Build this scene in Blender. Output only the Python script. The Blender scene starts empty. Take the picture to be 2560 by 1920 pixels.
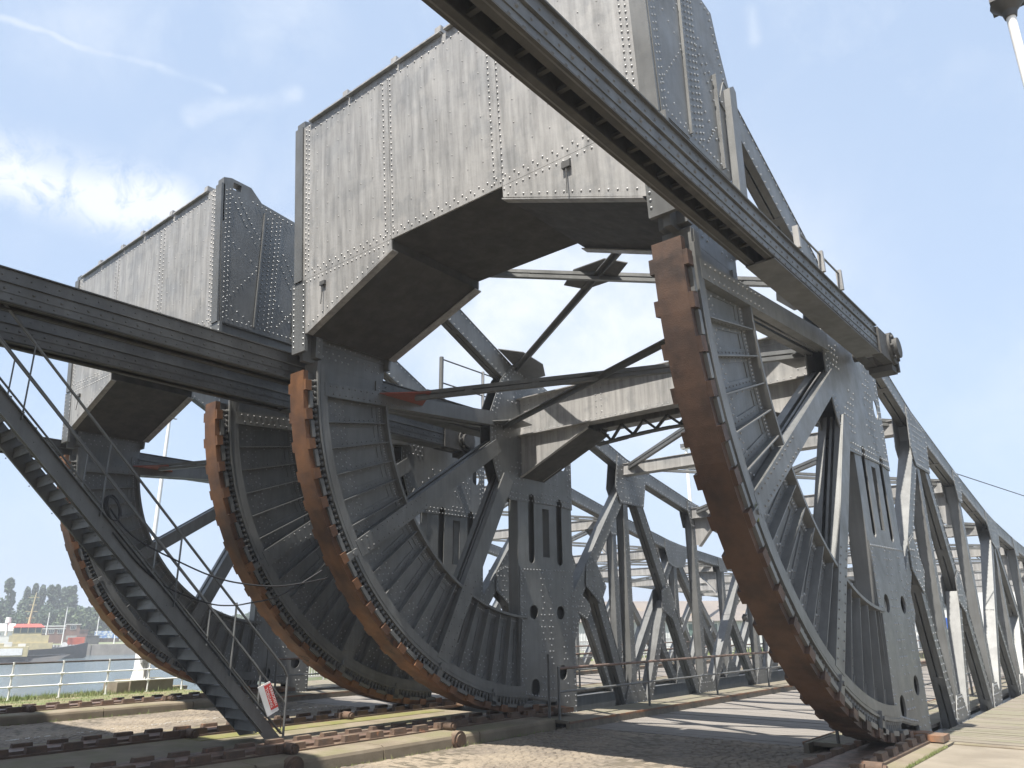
import bpy, math, random
from mathutils import Vector, Matrix
from mathutils.geometry import tessellate_polygon
random.seed(7)
S = bpy.context.scene
COL = S.collection
rad = math.radians

# ------------------------------------------------------------------ camera
CAM = Vector((3.8598, -14.0917, 1.7665))
YAW, PITCH, ROLL = 0.694203, 0.309751, -0.009484
cd = bpy.data.cameras.new('camera')
cam = bpy.data.objects.new('camera', cd); COL.objects.link(cam)
rt = Vector((math.cos(YAW), math.sin(YAW), 0))
fw = Vector((-math.sin(YAW)*math.cos(PITCH), math.cos(YAW)*math.cos(PITCH), math.sin(PITCH)))
up = rt.cross(fw)
rt2 = rt*math.cos(ROLL)+up*math.sin(ROLL); up2 = -rt*math.sin(ROLL)+up*math.cos(ROLL)
m = Matrix((rt2, up2, -fw)).transposed().to_4x4(); m.translation = CAM
cam.matrix_world = m
cd.sensor_width = 36; cd.lens = 26.693; cd.clip_start = 0.1; cd.clip_end = 6000
S.camera = cam

# ------------------------------------------------------------------ world and sun
SUN = Vector((0.075, -0.50, 1.0)).normalized()       # towards the sun
elev = math.asin(SUN.z); azim = math.atan2(SUN.x, SUN.y)
W_ = bpy.data.worlds.new('World'); S.world = W_; W_.use_nodes = True
nt = W_.node_tree; nt.nodes.clear()
def N(t, **k):
    n = nt.nodes.new(t)
    for a, b in k.items(): setattr(n, a, b)
    return n
def L(a, b): nt.links.new(a, b)
out = N('ShaderNodeOutputWorld'); bg = N('ShaderNodeBackground'); L(bg.outputs[0], out.inputs[0])
bg.inputs[1].default_value = 0.10
sky = N('ShaderNodeTexSky', sky_type='NISHITA', sun_disc=False)
sky.sun_elevation = elev; sky.sun_rotation = azim; sky.air_density = 1.0; sky.dust_density = 2.5; sky.ozone_density = 1.2
tc = N('ShaderNodeTexCoord')
def M(op, a, b=None, c=None, clamp=False):
    n = N('ShaderNodeMath', operation=op); n.use_clamp = clamp
    for i, v in enumerate((a, b, c)):
        if v is None: continue
        if isinstance(v, (int, float)): n.inputs[i].default_value = v
        else: L(v, n.inputs[i])
    return n.outputs[0]
def VM(op, a, b=None):
    n = N('ShaderNodeVectorMath', operation=op)
    for i, v in enumerate((a, b)):
        if v is None: continue
        if isinstance(v, (tuple, Vector)): n.inputs[i].default_value = tuple(v)
        else: L(v, n.inputs[i])
    return n
D_ = VM('NORMALIZE', tc.outputs['Generated']).outputs[0]
sep = N('ShaderNodeSeparateXYZ'); L(D_, sep.inputs[0])
def noise(scale, detail, rough, vec, dist=0.0):
    n = N('ShaderNodeTexNoise'); n.inputs['Scale'].default_value = scale; n.inputs['Detail'].default_value = detail
    n.inputs['Roughness'].default_value = rough; n.inputs['Distortion'].default_value = dist; L(vec, n.inputs['Vector']); return n.outputs['Fac']
nzw = N('ShaderNodeTexNoise'); nzw.inputs['Scale'].default_value = 9; nzw.inputs['Detail'].default_value = 5; L(D_, nzw.inputs['Vector'])
warp = VM('ADD', D_, VM('SCALE', VM('SUBTRACT', nzw.outputs['Color'], (.5, .5, .5)).outputs[0]).outputs[0])
warp.inputs[1].default_value = (0, 0, 0)
sc = [n for n in nt.nodes if n.type == 'VECT_MATH' and n.operation == 'SCALE'][0]; sc.inputs['Scale'].default_value = 0.05
L(sc.outputs[0], warp.inputs[1]); DW = warp.outputs[0]
def streak(a, b, w, vec, fall=1.0):
    """soft cloud band along the arc from direction a to b, angular half-width w"""
    a = Vector(a).normalized(); b = Vector(b).normalized(); ab = b-a; l2 = ab.dot(ab)
    t = M('DIVIDE', VM('DOT_PRODUCT', VM('SUBTRACT', vec, a).outputs[0], ab).outputs['Value'], l2, clamp=True)
    sc_ = N('ShaderNodeVectorMath', operation='SCALE'); sc_.inputs[0].default_value = tuple(ab); L(t, sc_.inputs['Scale'])
    near = VM('ADD', sc_.outputs[0], tuple(a))
    d = VM('LENGTH', VM('SUBTRACT', vec, near.outputs[0]).outputs[0]).outputs['Value']
    q = M('DIVIDE', d, w); return M('POWER', 2.718, M('MULTIPLY', M('MULTIPLY', q, q), -fall))
n_f = noise(7, 9, .62, D_, .3); n_b = noise(2.2, 6, .55, D_, .2)
puff = noise(30, 10, .68, D_, .6)
terms = []
def cl(mask, nz, lo, hi, amt):
    mr = N('ShaderNodeMapRange'); mr.inputs[1].default_value = lo; mr.inputs[2].default_value = hi; L(nz, mr.inputs[0])
    terms.append(M('MULTIPLY', M('MULTIPLY', mask, mr.outputs[0]), amt))
cl(streak((-.875, .150, .470), (-.805, .340, .462), .032, DW), puff, .30, .52, 1.25)      # cumulus bank, left
cl(streak((-.815, .300, .480), (-.745, .465, .455), .022, DW), puff, .32, .60, .85)
cl(streak((-.792, .150, .592), (-.722, .352, .588), .0045, DW, .8), n_f, .20, .5, .50)      # old contrail
cl(streak((-.755, .330, .560), (-.682, .415, .602), .008, DW, .8), n_f, .30, .6, .60)       # brushed wisp
cl(streak((-.790, .190, .600), (-.640, .390, .655), .045, D_, .8), n_f, .35, .75, .55)
cl(streak((-.520, .52, .690), (-.40, .60, .70), .05, D_, .8), n_f, .35, .75, .6)
cl(streak((-.231, .715, .662), (-.240, .733, .634), .007, DW, .8), n_f, .3, .6, .5)
cl(streak((-.62, .70, .42), (-.38, .82, .34), .15, D_, .8), n_f, .18, .55, 1.0)             # bright veil behind the span
cl(streak((-.06, .95, .22), (.06, .93, .27), .09, D_, .8), n_f, .35, .75, .55)
tot = terms[0]
for t in terms[1:]: tot = M('MAXIMUM', tot, t)
mr = N('ShaderNodeMapRange'); mr.inputs[1].default_value = .48; mr.inputs[2].default_value = .80; L(n_f, mr.inputs[0])
mr2 = N('ShaderNodeMapRange'); mr2.inputs[1].default_value = .42; mr2.inputs[2].default_value = .70; L(n_b, mr2.inputs[0])
tot = M('MAXIMUM', tot, M('MULTIPLY', M('MULTIPLY', mr.outputs[0], mr2.outputs[0]), .45), clamp=True)
# thin pale haze, thicker towards the horizon
hz = M('POWER', M('SUBTRACT', 1.0, M('MAXIMUM', sep.outputs['Z'], 0.0)), 5.0)
hazec = N('ShaderNodeMixRGB'); L(M('MULTIPLY_ADD', hz, .30, .68), hazec.inputs[0])
L(sky.outputs[0], hazec.inputs[1]); hazec.inputs[2].default_value = (3.05, 3.80, 4.95, 1)
cloudc = N('ShaderNodeMixRGB'); L(M('MULTIPLY', tot, .85), cloudc.inputs[0]); L(hazec.outputs[0], cloudc.inputs[1]); cloudc.inputs[2].default_value = (4.9, 5.1, 5.4, 1)
L(cloudc.outputs[0], bg.inputs[0])

sd = bpy.data.lights.new('sun', 'SUN'); sd.energy = 5.0; sd.angle = rad(.53); sd.color = (1, .95, .87)
so = bpy.data.objects.new('sun', sd); COL.objects.link(so); so.rotation_euler = SUN.to_track_quat('Z', 'Y').to_euler(); so.location = (0, 0, 60)
S.view_settings.view_transform = 'Standard'; S.view_settings.look = 'None'; S.view_settings.exposure = 1.12; S.view_settings.gamma = 1
S.view_settings.use_curve_mapping = False
S.render.engine = 'CYCLES'
S.cycles.max_bounces = 6; S.cycles.diffuse_bounces = 3; S.cycles.glossy_bounces = 3

# ------------------------------------------------------------------ materials
MATS = {}
def mat(name, col, rough=.6, metal=0.0, col2=None, scale=3.0, lo=.4, hi=.6, streaks=0.0, spot=None, spot_scale=9, spot_lo=.66, spot_hi=.72,
        bump=0.0, bscale=40, coat=None, stretch=(1, 1, 1), third=None, third_lo=.5, third_hi=.7, third_scale=.7, spec=.5, topmoss=None, bdist=.01):
    m = bpy.data.materials.new(name); m.use_nodes = True; t = m.node_tree; b = t.nodes['Principled BSDF']
    def n_(ty, **k):
        n = t.nodes.new(ty)
        for a, c in k.items(): setattr(n, a, c)
        return n
    geo = n_('ShaderNodeNewGeometry')
    mp = n_('ShaderNodeMapping'); mp.inputs['Scale'].default_value = stretch; t.links.new(geo.outputs['Position'], mp.inputs[0])
    def nz(sc, det=5, ro=.6, vec=None):
        n = n_('ShaderNodeTexNoise'); n.inputs['Scale'].default_value = sc; n.inputs['Detail'].default_value = det; n.inputs['Roughness'].default_value = ro
        t.links.new(vec or mp.outputs[0], n.inputs['Vector']); return n.outputs['Fac']
    def rng(src, a, c, o0=0, o1=1):
        r = n_('ShaderNodeMapRange'); r.inputs[1].default_value = a; r.inputs[2].default_value = c; r.inputs[3].default_value = o0; r.inputs[4].default_value = o1
        t.links.new(src, r.inputs[0]); return r.outputs[0]
    def mix(f, a, c, mode='MIX'):
        x = n_('ShaderNodeMixRGB', blend_type=mode)
        if isinstance(f, float): x.inputs[0].default_value = f
        else: t.links.new(f, x.inputs[0])
        for i, q in ((1, a), (2, c)):
            if isinstance(q, tuple): x.inputs[i].default_value = (*q, 1)
            else: t.links.new(q, x.inputs[i])
        return x.outputs[0]
    c = tuple(col)
    cur = mix(rng(nz(scale), lo, hi), c, tuple(col2)) if col2 else None
    if cur is None:
        rgb = n_('ShaderNodeRGB'); rgb.outputs[0].default_value = (*c, 1); cur = rgb.outputs[0]
    if third: cur = mix(rng(nz(third_scale, 4), third_lo, third_hi), cur, tuple(third))
    if streaks:
        ms = n_('ShaderNodeMapping'); ms.inputs['Scale'].default_value = (9, 9, .45); t.links.new(geo.outputs['Position'], ms.inputs[0])
        s = nz(1.0, 6, .65, ms.outputs[0]); v = rng(s, .35, .68, 1-streaks, 1+streaks*.5)
        cur = mix(1.0, cur, n2 if False else _grey(t, v), 'MULTIPLY')
    if spot: cur = mix(rng(nz(spot_scale, 8, .7), spot_lo, spot_hi), cur, tuple(spot))
    if topmoss:
        sx = n_('ShaderNodeSeparateXYZ'); t.links.new(geo.outputs['Normal'], sx.inputs[0])
        mm = n_('ShaderNodeMath', operation='MULTIPLY'); t.links.new(rng(sx.outputs[2], .5, .9), mm.inputs[0]); t.links.new(rng(nz(1.1, 6), .45, .62), mm.inputs[1])
        cur = mix(mm.outputs[0], cur, tuple(topmoss))
    t.links.new(cur, b.inputs['Base Color'])
    b.inputs['Metallic'].default_value = metal; b.inputs['Specular IOR Level'].default_value = spec
    r = rng(nz(scale*2.3), .3, .7, max(rough-.10, .02), min(rough+.10, 1)); t.links.new(r, b.inputs['Roughness'])
    if bump:
        bp = n_('ShaderNodeBump'); bp.inputs['Strength'].default_value = bump; bp.inputs['Distance'].default_value = bdist
        t.links.new(nz(bscale, 6, .65), bp.inputs['Height']); t.links.new(bp.outputs[0], b.inputs['Normal'])
    MATS[name] = m; return m
def _grey(t, v):
    c = t.nodes.new('ShaderNodeCombineColor')
    for i in range(3): t.links.new(v, c.inputs[i])
    return c.outputs[0]
paint = mat('grey_paint', (.170, .172, .168), .46, .25, (.128, .129, .125), 1.3, .35, .65, streaks=.13, spot=(.17, .125, .09), spot_lo=.70, spot_hi=.76, spot_scale=5, bump=.12, bscale=60)
paint_box = mat('counterweight_paint', (.37, .36, .345), .48, .15, (.33, .323, .312), .9, .40, .60, streaks=.30, spot=(.24, .17, .12), spot_lo=.68, spot_hi=.78, spot_scale=4, bump=.25, bscale=2.2, third=(.30, .297, .29), third_scale=1.7, third_lo=.52, third_hi=.60, bdist=.03)  # raised above grey_paint to put sunlit contrast into the colour
paint_rivet = mat('rivet_paint', (.30, .305, .305), .30, .3)
box_rivet = mat('counterweight_rivet_paint', (.36, .352, .34), .40, .2)
strut_p = mat('strut_paint', (.135, .135, .13), .5, .2, (.10, .10, .096), 2, .4, .6, streaks=.1)
dark_shade = mat('dark_and_shaded_steel', (.06, .057, .052), .75, 0, (.04, .038, .035), 3, streaks=.1)  # shade under and inside steelwork put into the colour; also dark strut-end machinery
shade_black = mat('strut_hollow_shade', (.022, .021, .02), .8, 0, (.035, .033, .03), 4)  # near-black standing for the shade inside the hollow struts
paint_dark = mat('dark_grey_paint', (.085, .085, .08), .6, .1, (.062, .06, .057), 2, .4, .6, streaks=.1)
paint_red = mat('red_lead_primer', (.30, .07, .05), .6, 0, (.24, .09, .07), 4)
rustA = mat('brown_rust_tread', (.088, .050, .033), .62, .15, (.052, .031, .023), 2.6, .40, .62, spot=(.28, .22, .17), spot_scale=26, spot_lo=.70, spot_hi=.74, bump=.35, bscale=55, third=(.035, .022, .017), third_scale=1.3, third_lo=.55, third_hi=.62)
rustB = mat('orange_rust_tread', (.185, .085, .036), .60, .1, (.085, .043, .025), 1.6, .38, .62, spot=(.035, .02, .013), spot_scale=2.1, spot_lo=.63, spot_hi=.66, bump=.3, bscale=55)
rust_iron = mat('rusted_cast_iron', (.125, .078, .052), .85, 0, (.075, .052, .038), 6, .35, .65, spot=(.28, .13, .07), spot_scale=7, spot_lo=.60, spot_hi=.70, bump=.5, bscale=40, topmoss=(.19, .145, .10))  # upward faces tinted a lighter tan
steel_worn = mat('worn_track_steel', (.20, .13, .10), .55, .3, (.11, .08, .06), 5, .4, .6, bump=.2)
concrete = mat('mossy_concrete', (.22, .185, .135), .92, 0, (.16, .13, .092), 1.7, .38, .62, spot=(.13, .11, .07), spot_scale=14, spot_lo=.66, spot_hi=.74, bump=.6, bscale=45, topmoss=(.165, .15, .085))
pavement_m = mat('pale_pavement', (.235, .205, .16), .9, 0, (.175, .15, .115), 1.1, .38, .62, spot=(.12, .10, .07), spot_scale=30, spot_lo=.68, spot_hi=.74, bump=.45, bscale=60)
sett_m = mat('worn_setts', (.20, .168, .13), .80, 0, (.125, .105, .085), 7, .35, .65, bump=.5, bscale=50, third=(.24, .20, .15), third_scale=.5, third_lo=.45, third_hi=.62)
joint_m = mat('sandy_joints', (.13, .108, .078), .95, 0, (.09, .078, .055), 3, .4, .6, bump=.5)
plank_m = mat('weathered_planks', (.21, .18, .14), .85, 0, (.145, .125, .098), 2.5, .35, .65, spot=(.10, .085, .06), spot_scale=9, spot_lo=.66, spot_hi=.74, bump=.5, bscale=30, stretch=(.5, 3, 3), topmoss=(.17, .16, .105))
road_plank_m = mat('road_deck_planks', (.22, .20, .178), .82, 0, (.165, .15, .135), 2.0, .35, .65, spot=(.12, .10, .085), spot_scale=7, spot_lo=.68, spot_hi=.76, bump=.4, bscale=30, stretch=(.5, 3, 3))
steel_edge = mat('rusty_edge_angle', (.27, .13, .065), .75, .1, (.15, .11, .08), 3, .35, .6, bump=.3)
white_p = mat('white_paint', (.78, .78, .76), .45, 0, (.70, .69, .66), 3, .4, .6, spot=(.45, .36, .26), spot_scale=12, spot_lo=.72, spot_hi=.78)
stone_m = mat('quay_stone', (.27, .245, .215), .9, 0, (.17, .155, .135), .45, .35, .65, streaks=.2, bump=.4, bscale=3)
blackm = mat('black_rubber', (.02, .02, .02), .55)
cable_m = mat('black_cable', (.025, .025, .027), .5)
bark = mat('bark', (.12, .09, .065), .9)
foliageA = mat('poplar_leaves', (.060, .095, .040), .7, 0, (.035, .065, .032), .35, .35, .65)
foliageB = mat('bush_leaves', (.085, .12, .045), .7, 0, (.05, .08, .035), .3, .35, .65)
grass_m = mat('grass_blades', (.13, .19, .045), .75, 0, (.20, .20, .09), 2, .35, .65)
soil_m = mat('grassy_soil', (.19, .16, .09), .95, 0, (.12, .14, .05), 1.2, .4, .6, bump=.6, bscale=30)
land_m = mat('far_ground', (.22, .22, .14), .95, 0, (.14, .17, .08), .05, .4, .6)

# ------------------------------------------------------------------ mesh builder
class MB:
    def __init__(s): s.v = []; s.f = []; s.sm = []
    def add(s, vs, fs, smooth=False):
        o = len(s.v); s.v.extend([tuple(p) for p in vs]); s.f.extend([tuple(i+o for i in f) for f in fs]); s.sm.extend([smooth]*len(fs)); return s
    def hexa(s, p):
        return s.add(p, [(0, 3, 2, 1), (4, 5, 6, 7), (0, 1, 5, 4), (1, 2, 6, 5), (2, 3, 7, 6), (3, 0, 4, 7)])
    def box(s, x0, x1, y0, y1, z0, z1):
        return s.hexa([(x0, y0, z0), (x1, y0, z0), (x1, y1, z0), (x0, y1, z0), (x0, y0, z1), (x1, y0, z1), (x1, y1, z1), (x0, y1, z1)])
    def bar(s, p, q, w, h, upv=(0, 0, 1)):
        p = Vector(p); q = Vector(q); d = (q-p).normalized(); u = Vector(upv)
        sd_ = d.cross(u)
        if sd_.length < 1e-4: sd_ = d.cross(Vector((1, 0, 0)))
        sd_.normalize(); u = sd_.cross(d); a = sd_*w/2; b = u*h/2
        return s.hexa([p-a-b, p+a-b, p+a+b, p-a+b, q-a-b, q+a-b, q+a+b, q-a+b])
    def prism(s, poly, f0, f1, holes=()):
        ar = sum(poly[i][0]*poly[(i+1) % len(poly)][1]-poly[(i+1) % len(poly)][0]*poly[i][1] for i in range(len(poly)))
        if ar < 0: poly = poly[::-1]
        loops = [list(poly)]+[list(h) for h in holes]
        flat = [p for l in loops for p in l]
        tris = tessellate_polygon([[Vector((a, b, 0)) for a, b in l] for l in loops])
        n = len(flat); vs = [f0(a, b) for a, b in flat]+[f1(a, b) for a, b in flat]
        fs = [tuple(t) for t in tris]+[tuple(i+n for i in reversed(t)) for t in tris]
        o = 0
        for l in loops:
            k = len(l)
            for i in range(k): fs.append((o+i, o+(i+1) % k, n+o+(i+1) % k, n+o+i))
            o += k
        return s.add(vs, fs)
    def px(s, poly, x0, x1, holes=()): return s.prism(poly, lambda a, b: (x0, a, b), lambda a, b: (x1, a, b), holes)
    def py(s, poly, y0, y1, holes=()): return s.prism(poly, lambda a, b: (a, y0, b), lambda a, b: (a, y1, b), holes)
    def ring(s, r0, r1, t0, t1, x0, x1, n=0):
        n = n or max(1, int(abs(t1-t0)/2.4)); vs = []; fs = []
        for i in range(n+1):
            t = rad(t0+(t1-t0)*i/n)
            for r, x in ((r0, x0), (r1, x0), (r1, x1), (r0, x1)): vs.append((x, -r*math.sin(t), -r*math.cos(t)))
        for i in range(n):
            a = i*4; b = a+4
            for j in range(4): k = (j+1) % 4; fs.append((a+j, a+k, b+k, b+j))
        fs += [(0, 3, 2, 1), (n*4, n*4+1, n*4+2, n*4+3)]
        return s.add(vs, fs)
    def cyl(s, p, q, r, n=10, r2=None, cap=True, smooth=True):
        p = Vector(p); q = Vector(q); d = (q-p).normalized(); a = d.orthogonal().normalized(); b = d.cross(a); r2 = r if r2 is None else r2
        vs = [p+(a*math.cos(2*math.pi*i/n)+b*math.sin(2*math.pi*i/n))*r for i in range(n)]+[q+(a*math.cos(2*math.pi*i/n)+b*math.sin(2*math.pi*i/n))*r2 for i in range(n)]
        s.add(vs, [(i, (i+1) % n, n+(i+1) % n, n+i) for i in range(n)], smooth)
        if cap: s.add(vs, [tuple(reversed(range(n))), tuple(range(n, 2*n))])
        return s
    def dome(s, c, nrm, r, h=None, n=6):
        h = h or r*.75; c = Vector(c); d = Vector(nrm).normalized(); a = d.orthogonal().normalized(); b = d.cross(a); vs = []
        for rr, hh in ((r, 0), (r*.72, h*.68)):
            for i in range(n):
                t = 2*math.pi*i/n; vs.append(c+(a*math.cos(t)+b*math.sin(t))*rr+d*hh)
        vs.append(c+d*h)
        fs = [(i, (i+1) % n, n+(i+1) % n, n+i) for i in range(n)]+[(n+i, n+(i+1) % n, 2*n) for i in range(n)]
        return s.add(vs, fs, True)
    def path(s, pts, r, n=6):
        for a, b in zip(pts, pts[1:]): s.cyl(a, b, r, n, cap=False)
        return s
    def mesh(s, name, m_):
        me = bpy.data.meshes.new(name); me.from_pydata(s.v, [], s.f); me.polygons.foreach_set('use_smooth', s.sm); me.materials.append(m_); me.update(); return me
    def build(s, name, m_, parent=None, loc=(0, 0, 0)):
        return link(name, s.mesh(name, m_), parent, loc)
def link(name, me, parent=None, loc=(0, 0, 0), rot=None):
    o = bpy.data.objects.new(name, me); COL.objects.link(o); o.location = loc
    if rot: o.rotation_euler = rot
    if parent: o.parent = parent
    return o
def tag(o, label=None, cat=None, group=None, kind=None):
    if label: o['label'] = label
    if cat: o['category'] = cat
    if group: o['group'] = group
    if kind: o['kind'] = kind
    return o
def thing(name, loc, label, cat, group=None, rz=0):
    o = bpy.data.objects.new(name, None); COL.objects.link(o); o.location = loc; o.rotation_euler = (0, 0, rz); o.empty_display_size = .3
    return tag(o, label, cat, group)
KIDS = {}
def kids(o): return [c for c in bpy.data.objects if c.parent == o]
def copy_tree(o, parent=None, depth=0):
    c = o.copy(); COL.objects.link(c); c.parent = parent
    for ch in kids(o): copy_tree(ch, c, depth+1)
    return c
def inpoly(p, poly):
    x, y = p; r = False; n = len(poly)
    for i in range(n):
        x0, y0 = poly[i]; x1, y1 = poly[(i+1) % n]
        if (y0 > y) != (y1 > y) and x < (x1-x0)*(y-y0)/(y1-y0)+x0: r = not r
    return r
def edist(p, poly):
    d = 9e9; n = len(poly); px_, py_ = p
    for i in range(n):
        x0, y0 = poly[i]; x1, y1 = poly[(i+1) % n]; dx, dy = x1-x0, y1-y0; l = dx*dx+dy*dy
        t = max(0, min(1, ((px_-x0)*dx+(py_-y0)*dy)/l)) if l else 0
        d = min(d, math.hypot(px_-x0-t*dx, py_-y0-t*dy))
    return d
def circ(cy, cz, r, n=18, rz=None): return [(cy+r*math.cos(2*math.pi*i/n), cz+(rz or r)*math.sin(2*math.pi*i/n)) for i in range(n)]
def slot(y0, y1, z0, z1, n=8):
    r = (y1-y0)/2; c = (y0+y1)/2
    return [(c+r*math.cos(math.pi*i/n), z1-r+r*math.sin(math.pi*i/n)) for i in range(n+1)]+[(c-r*math.cos(math.pi*i/n), z0+r-r*math.sin(math.pi*i/n)) for i in range(n+1)]
def edge_rivets(poly, inset, sp):
    """points along the inside of a polygon's edges"""
    out_ = []; n = len(poly)
    for i in range(n):
        a = Vector(poly[i]); b = Vector(poly[(i+1) % n]); l = (b-a).length
        if l < .12: continue
        k = max(1, int(l/sp)); d = (b-a)/l; nn = Vector((-d.y, d.x))
        for s_ in (1, -1):
            c = (a+b)/2+nn*s_*inset
            if inpoly(c, poly): nn = nn*s_; break
        for j in range(k+1):
            p = a+d*(l*(j+.5)/(k+1))+nn*inset
            if inpoly(p, poly) and edist(p, poly) > inset*.8: out_.append(tuple(p))
    return out_
def grid_rivets(poly, dy, dz, inset, holes=(), skip=.12):
    ys = [p[0] for p in poly]; zs = [p[1] for p in poly]; out_ = []; r = 0; z = min(zs)+inset
    rnd = random.Random(3)
    while z < max(zs):
        y = min(ys)+inset+(dy/2 if r % 2 else 0)
        while y < max(ys):
            if inpoly((y, z), poly) and edist((y, z), poly) > inset*.8 and all(not inpoly((y, z), h) and edist((y, z), h) > .06 for h in holes) and rnd.random() > skip: out_.append((y, z))
            y += dy
        z += dz; r += 1
    return out_

# ------------------------------------------------------------------ bascule leaf
R = 6.5; W = 7.58; DX = 10.59
RV = .0225
def rx(mb, pts, x, sgn, r=RV):
    for y, z in pts: mb.dome((x, y, z), (sgn, 0, 0), r)

def seg_meshes():
    m_ = {}
    # web plate, with doublers
    a = MB(); a.ring(4.55, 6.2, 1, 90, -.05, .05); 
    for s_ in (-1, 1):
        for k in range(18):
            t = 4.2+4.72*k
            if abs(t+2.3-28) < 2.5 or abs(t+2.3-56.4) < 2.5 or abs(t+2.3-85) < 2.6: continue
            x0, x1 = (s_*.05, s_*.062); a.ring(5.50, 5.98, t+.2, t+4.3, min(x0, x1), max(x0, x1), 2)
            a.ring(4.66, 4.80, t+.2, t+4.3, min(x0, x1), max(x0, x1), 2)
            a.ring(4.80, 5.50, t+3.5, t+4.3, min(x0, x1), max(x0, x1), 1)
    m_['web'] = a.mesh('segment_girder', paint)
    a = MB(); a.ring(6.40, 6.50, -2, 87.8, -.20, .20, 44); m_['tread'] = a.mesh('tread', rustA)
    m_['tooth'] = [MB().ring(6.365, 6.495, -.85, .85, *x_, 1).mesh('tread_tooth', rustA) for x_ in ((.20, .262), (-.262, -.20))]
    m_['pad'] = [MB().ring(6.33, 6.40, -1.35, 1.35, *x_, 1).mesh('track_pad', paint) for x_ in ((.10, .25), (-.25, -.10))]
    a = MB()
    for s_ in (-1, 1):
        x0, x1 = sorted((s_*.05, s_*.20)); a.ring(5.97, 6.20, 2, 90, x0, x1, 42)
        x0, x1 = sorted((s_*.17, s_*.225)); a.ring(6.165, 6.20, 2, 88, x0, x1, 42)
        x0, x1 = sorted((s_*.20, s_*.206)); a.ring(6.04, 6.13, 2, 90, x0, x1, 42)
    m_['oflange'] = a.mesh('outer_flange', paint)
    a = MB(); a.ring(4.50, 4.55, 1, 87, -.20, .20, 40)
    for s_ in (-1, 1):
        x0, x1 = sorted((s_*.05, s_*.075)); a.ring(4.55, 4.70, 1, 90, x0, x1, 40)
    m_['iflange'] = a.mesh('inner_flange', paint)
    a = MB()
    for t in range(1, 87):
        for s_ in (-1, 1):
            th = rad(t*1.0+.3*s_); 
            if s_ < 0 and t % 2: continue
            for x in (.15*s_,):
                d = Vector((0, -math.sin(th), -math.cos(th))); a.cyl(Vector((x, 0, 0))+d*6.20, Vector((x, 0, 0))+d*6.37, .026, 6, cap=False)
                a.cyl(Vector((x, 0, 0))+d*6.20, Vector((x, 0, 0))+d*6.25, .045, 6)
    a.ring(6.18, 6.34, 0, 88, -.06, .06, 40)
    m_['bolts'] = a.mesh('rim_bolts', paint)
    # stiffener (at th = 0)
    a = MB()
    for s_ in (-1, 1):
        x0, x1 = sorted((s_*.05, s_*.19)); a.box(x0, x1, .055, .07, -5.97, -4.58)
        x0, x1 = sorted((s_*.05, s_*.068)); a.box(x0, x1, -.06, .055, -5.97, -4.60)
        x0, x1 = sorted((s_*.05, s_*.16)); a.px([(-.10, -5.96), (.14, -5.96), (.07, -5.74), (0, -5.74)], *sorted((s_*.068, s_*.088)))
        for k in range(11): a.dome((s_*.068, -.005, -5.85+k*.118), (s_, 0, 0), .017)
        for k in range(12): a.dome((s_*(.12), .07, -5.9+k*.115), (0, 1, 0), .014, n=5)
    m_['stiff'] = a.mesh('web_stiffener', paint)
    # web rivet fields + inner flange rivets
    a = MB()
    for k in range(18):
        t = 6.5+4.72*k
        for s_ in (-1, 1):
            if min(abs(t-28), abs(t-56.4), abs(t-85)) > 1.9:
                for i, rr in enumerate((5.90, 5.80, 5.70, 5.60, 5.52)):
                    for dt in ((-1.3, 0, 1.3) if i % 2 == 0 else (-.7, .7)):
                        th = rad(t-.2+dt); a.dome((s_*.062, -rr*math.sin(th), -rr*math.cos(th)), (s_, 0, 0), .019)
                for rr in (4.72, 4.9, 5.1, 5.3):
                    th = rad(t+1.5); a.dome((s_*.062, -rr*math.sin(th), -rr*math.cos(th)), (s_, 0, 0), .015)
    for i in range(130):
        th = rad(2+i*.67)
        for s_ in (-1, 1): a.dome((s_*.075, -4.63*math.sin(th), -4.63*math.cos(th)), (s_, 0, 0), .019)
    m_['rivets'] = a.mesh('web_rivets', paint_rivet)
    a = MB()
    for i in range(88):
        for s_ in (-1, 1):
            th = rad(1.5+i); a.dome((s_*.12, -4.50*math.sin(th), -4.50*math.cos(th)), (0, math.sin(th), math.cos(th)), .022)
    m_['frivets'] = a.mesh('flange_rivets', paint)
    # spoke at th = 0 (two channel sides)
    def spoke(wo, wi, inner, th):
        a = MB(); 
        for s_ in (-1, 1):
            x0, x1 = sorted((s_*.19, s_*.208)); a.px([(-wo/2, -6.03), (wo/2, -6.03), (wi/2, -inner), (-wi/2, -inner)], x0, x1)
            for e in (-1, 1):
                a.px([(e*wo/2, -6.02), (e*(wo/2-.018), -6.02), (e*(wi/2-.018), -inner), (e*wi/2, -inner)], *sorted((s_*.07, s_*.188)))
        k = 0
        while True:
            z = -5.9+k*.145
            if z > -4.05: break
            f = (z+6.03)/(6.03-inner); w_ = (wo+(wi-wo)*f)/2-.06
            for s_ in (-1, 1):
                for e in (-1, 1): a.dome((s_*.208, e*w_+(.0), z+(.07 if e > 0 else 0)), (s_, 0, 0), .021)
            k += 1
        a.px([(-wi/2+.02, -4.40), (wi/2-.02, -4.40), (wi/2-.02, -inner), (-wi/2+.02, -inner)], -.02, .02)
        return a.mesh('spoke', paint)
    m_['spokes'] = [(85.2, spoke(.26, .33, 1.2, 0)), (56.3, spoke(.33, .33, 1.3, 0)), (27.6, spoke(.34, .36, 1.6, 0))]
    m_['clamp'] = []
    for s_ in (1, -1):
        a = MB(); a.px([(-.07, -6.42), (.07, -6.42), (.055, -6.10), (-.055, -6.10)], *sorted((s_*.19, s_*.25)))
        a.cyl((s_*.25, 0, -6.20), (s_*.275, 0, -6.20), .035, 8); m_['clamp'].append(a.mesh('rim_clamp', paint))
    return m_
SM = seg_meshes()
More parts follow.
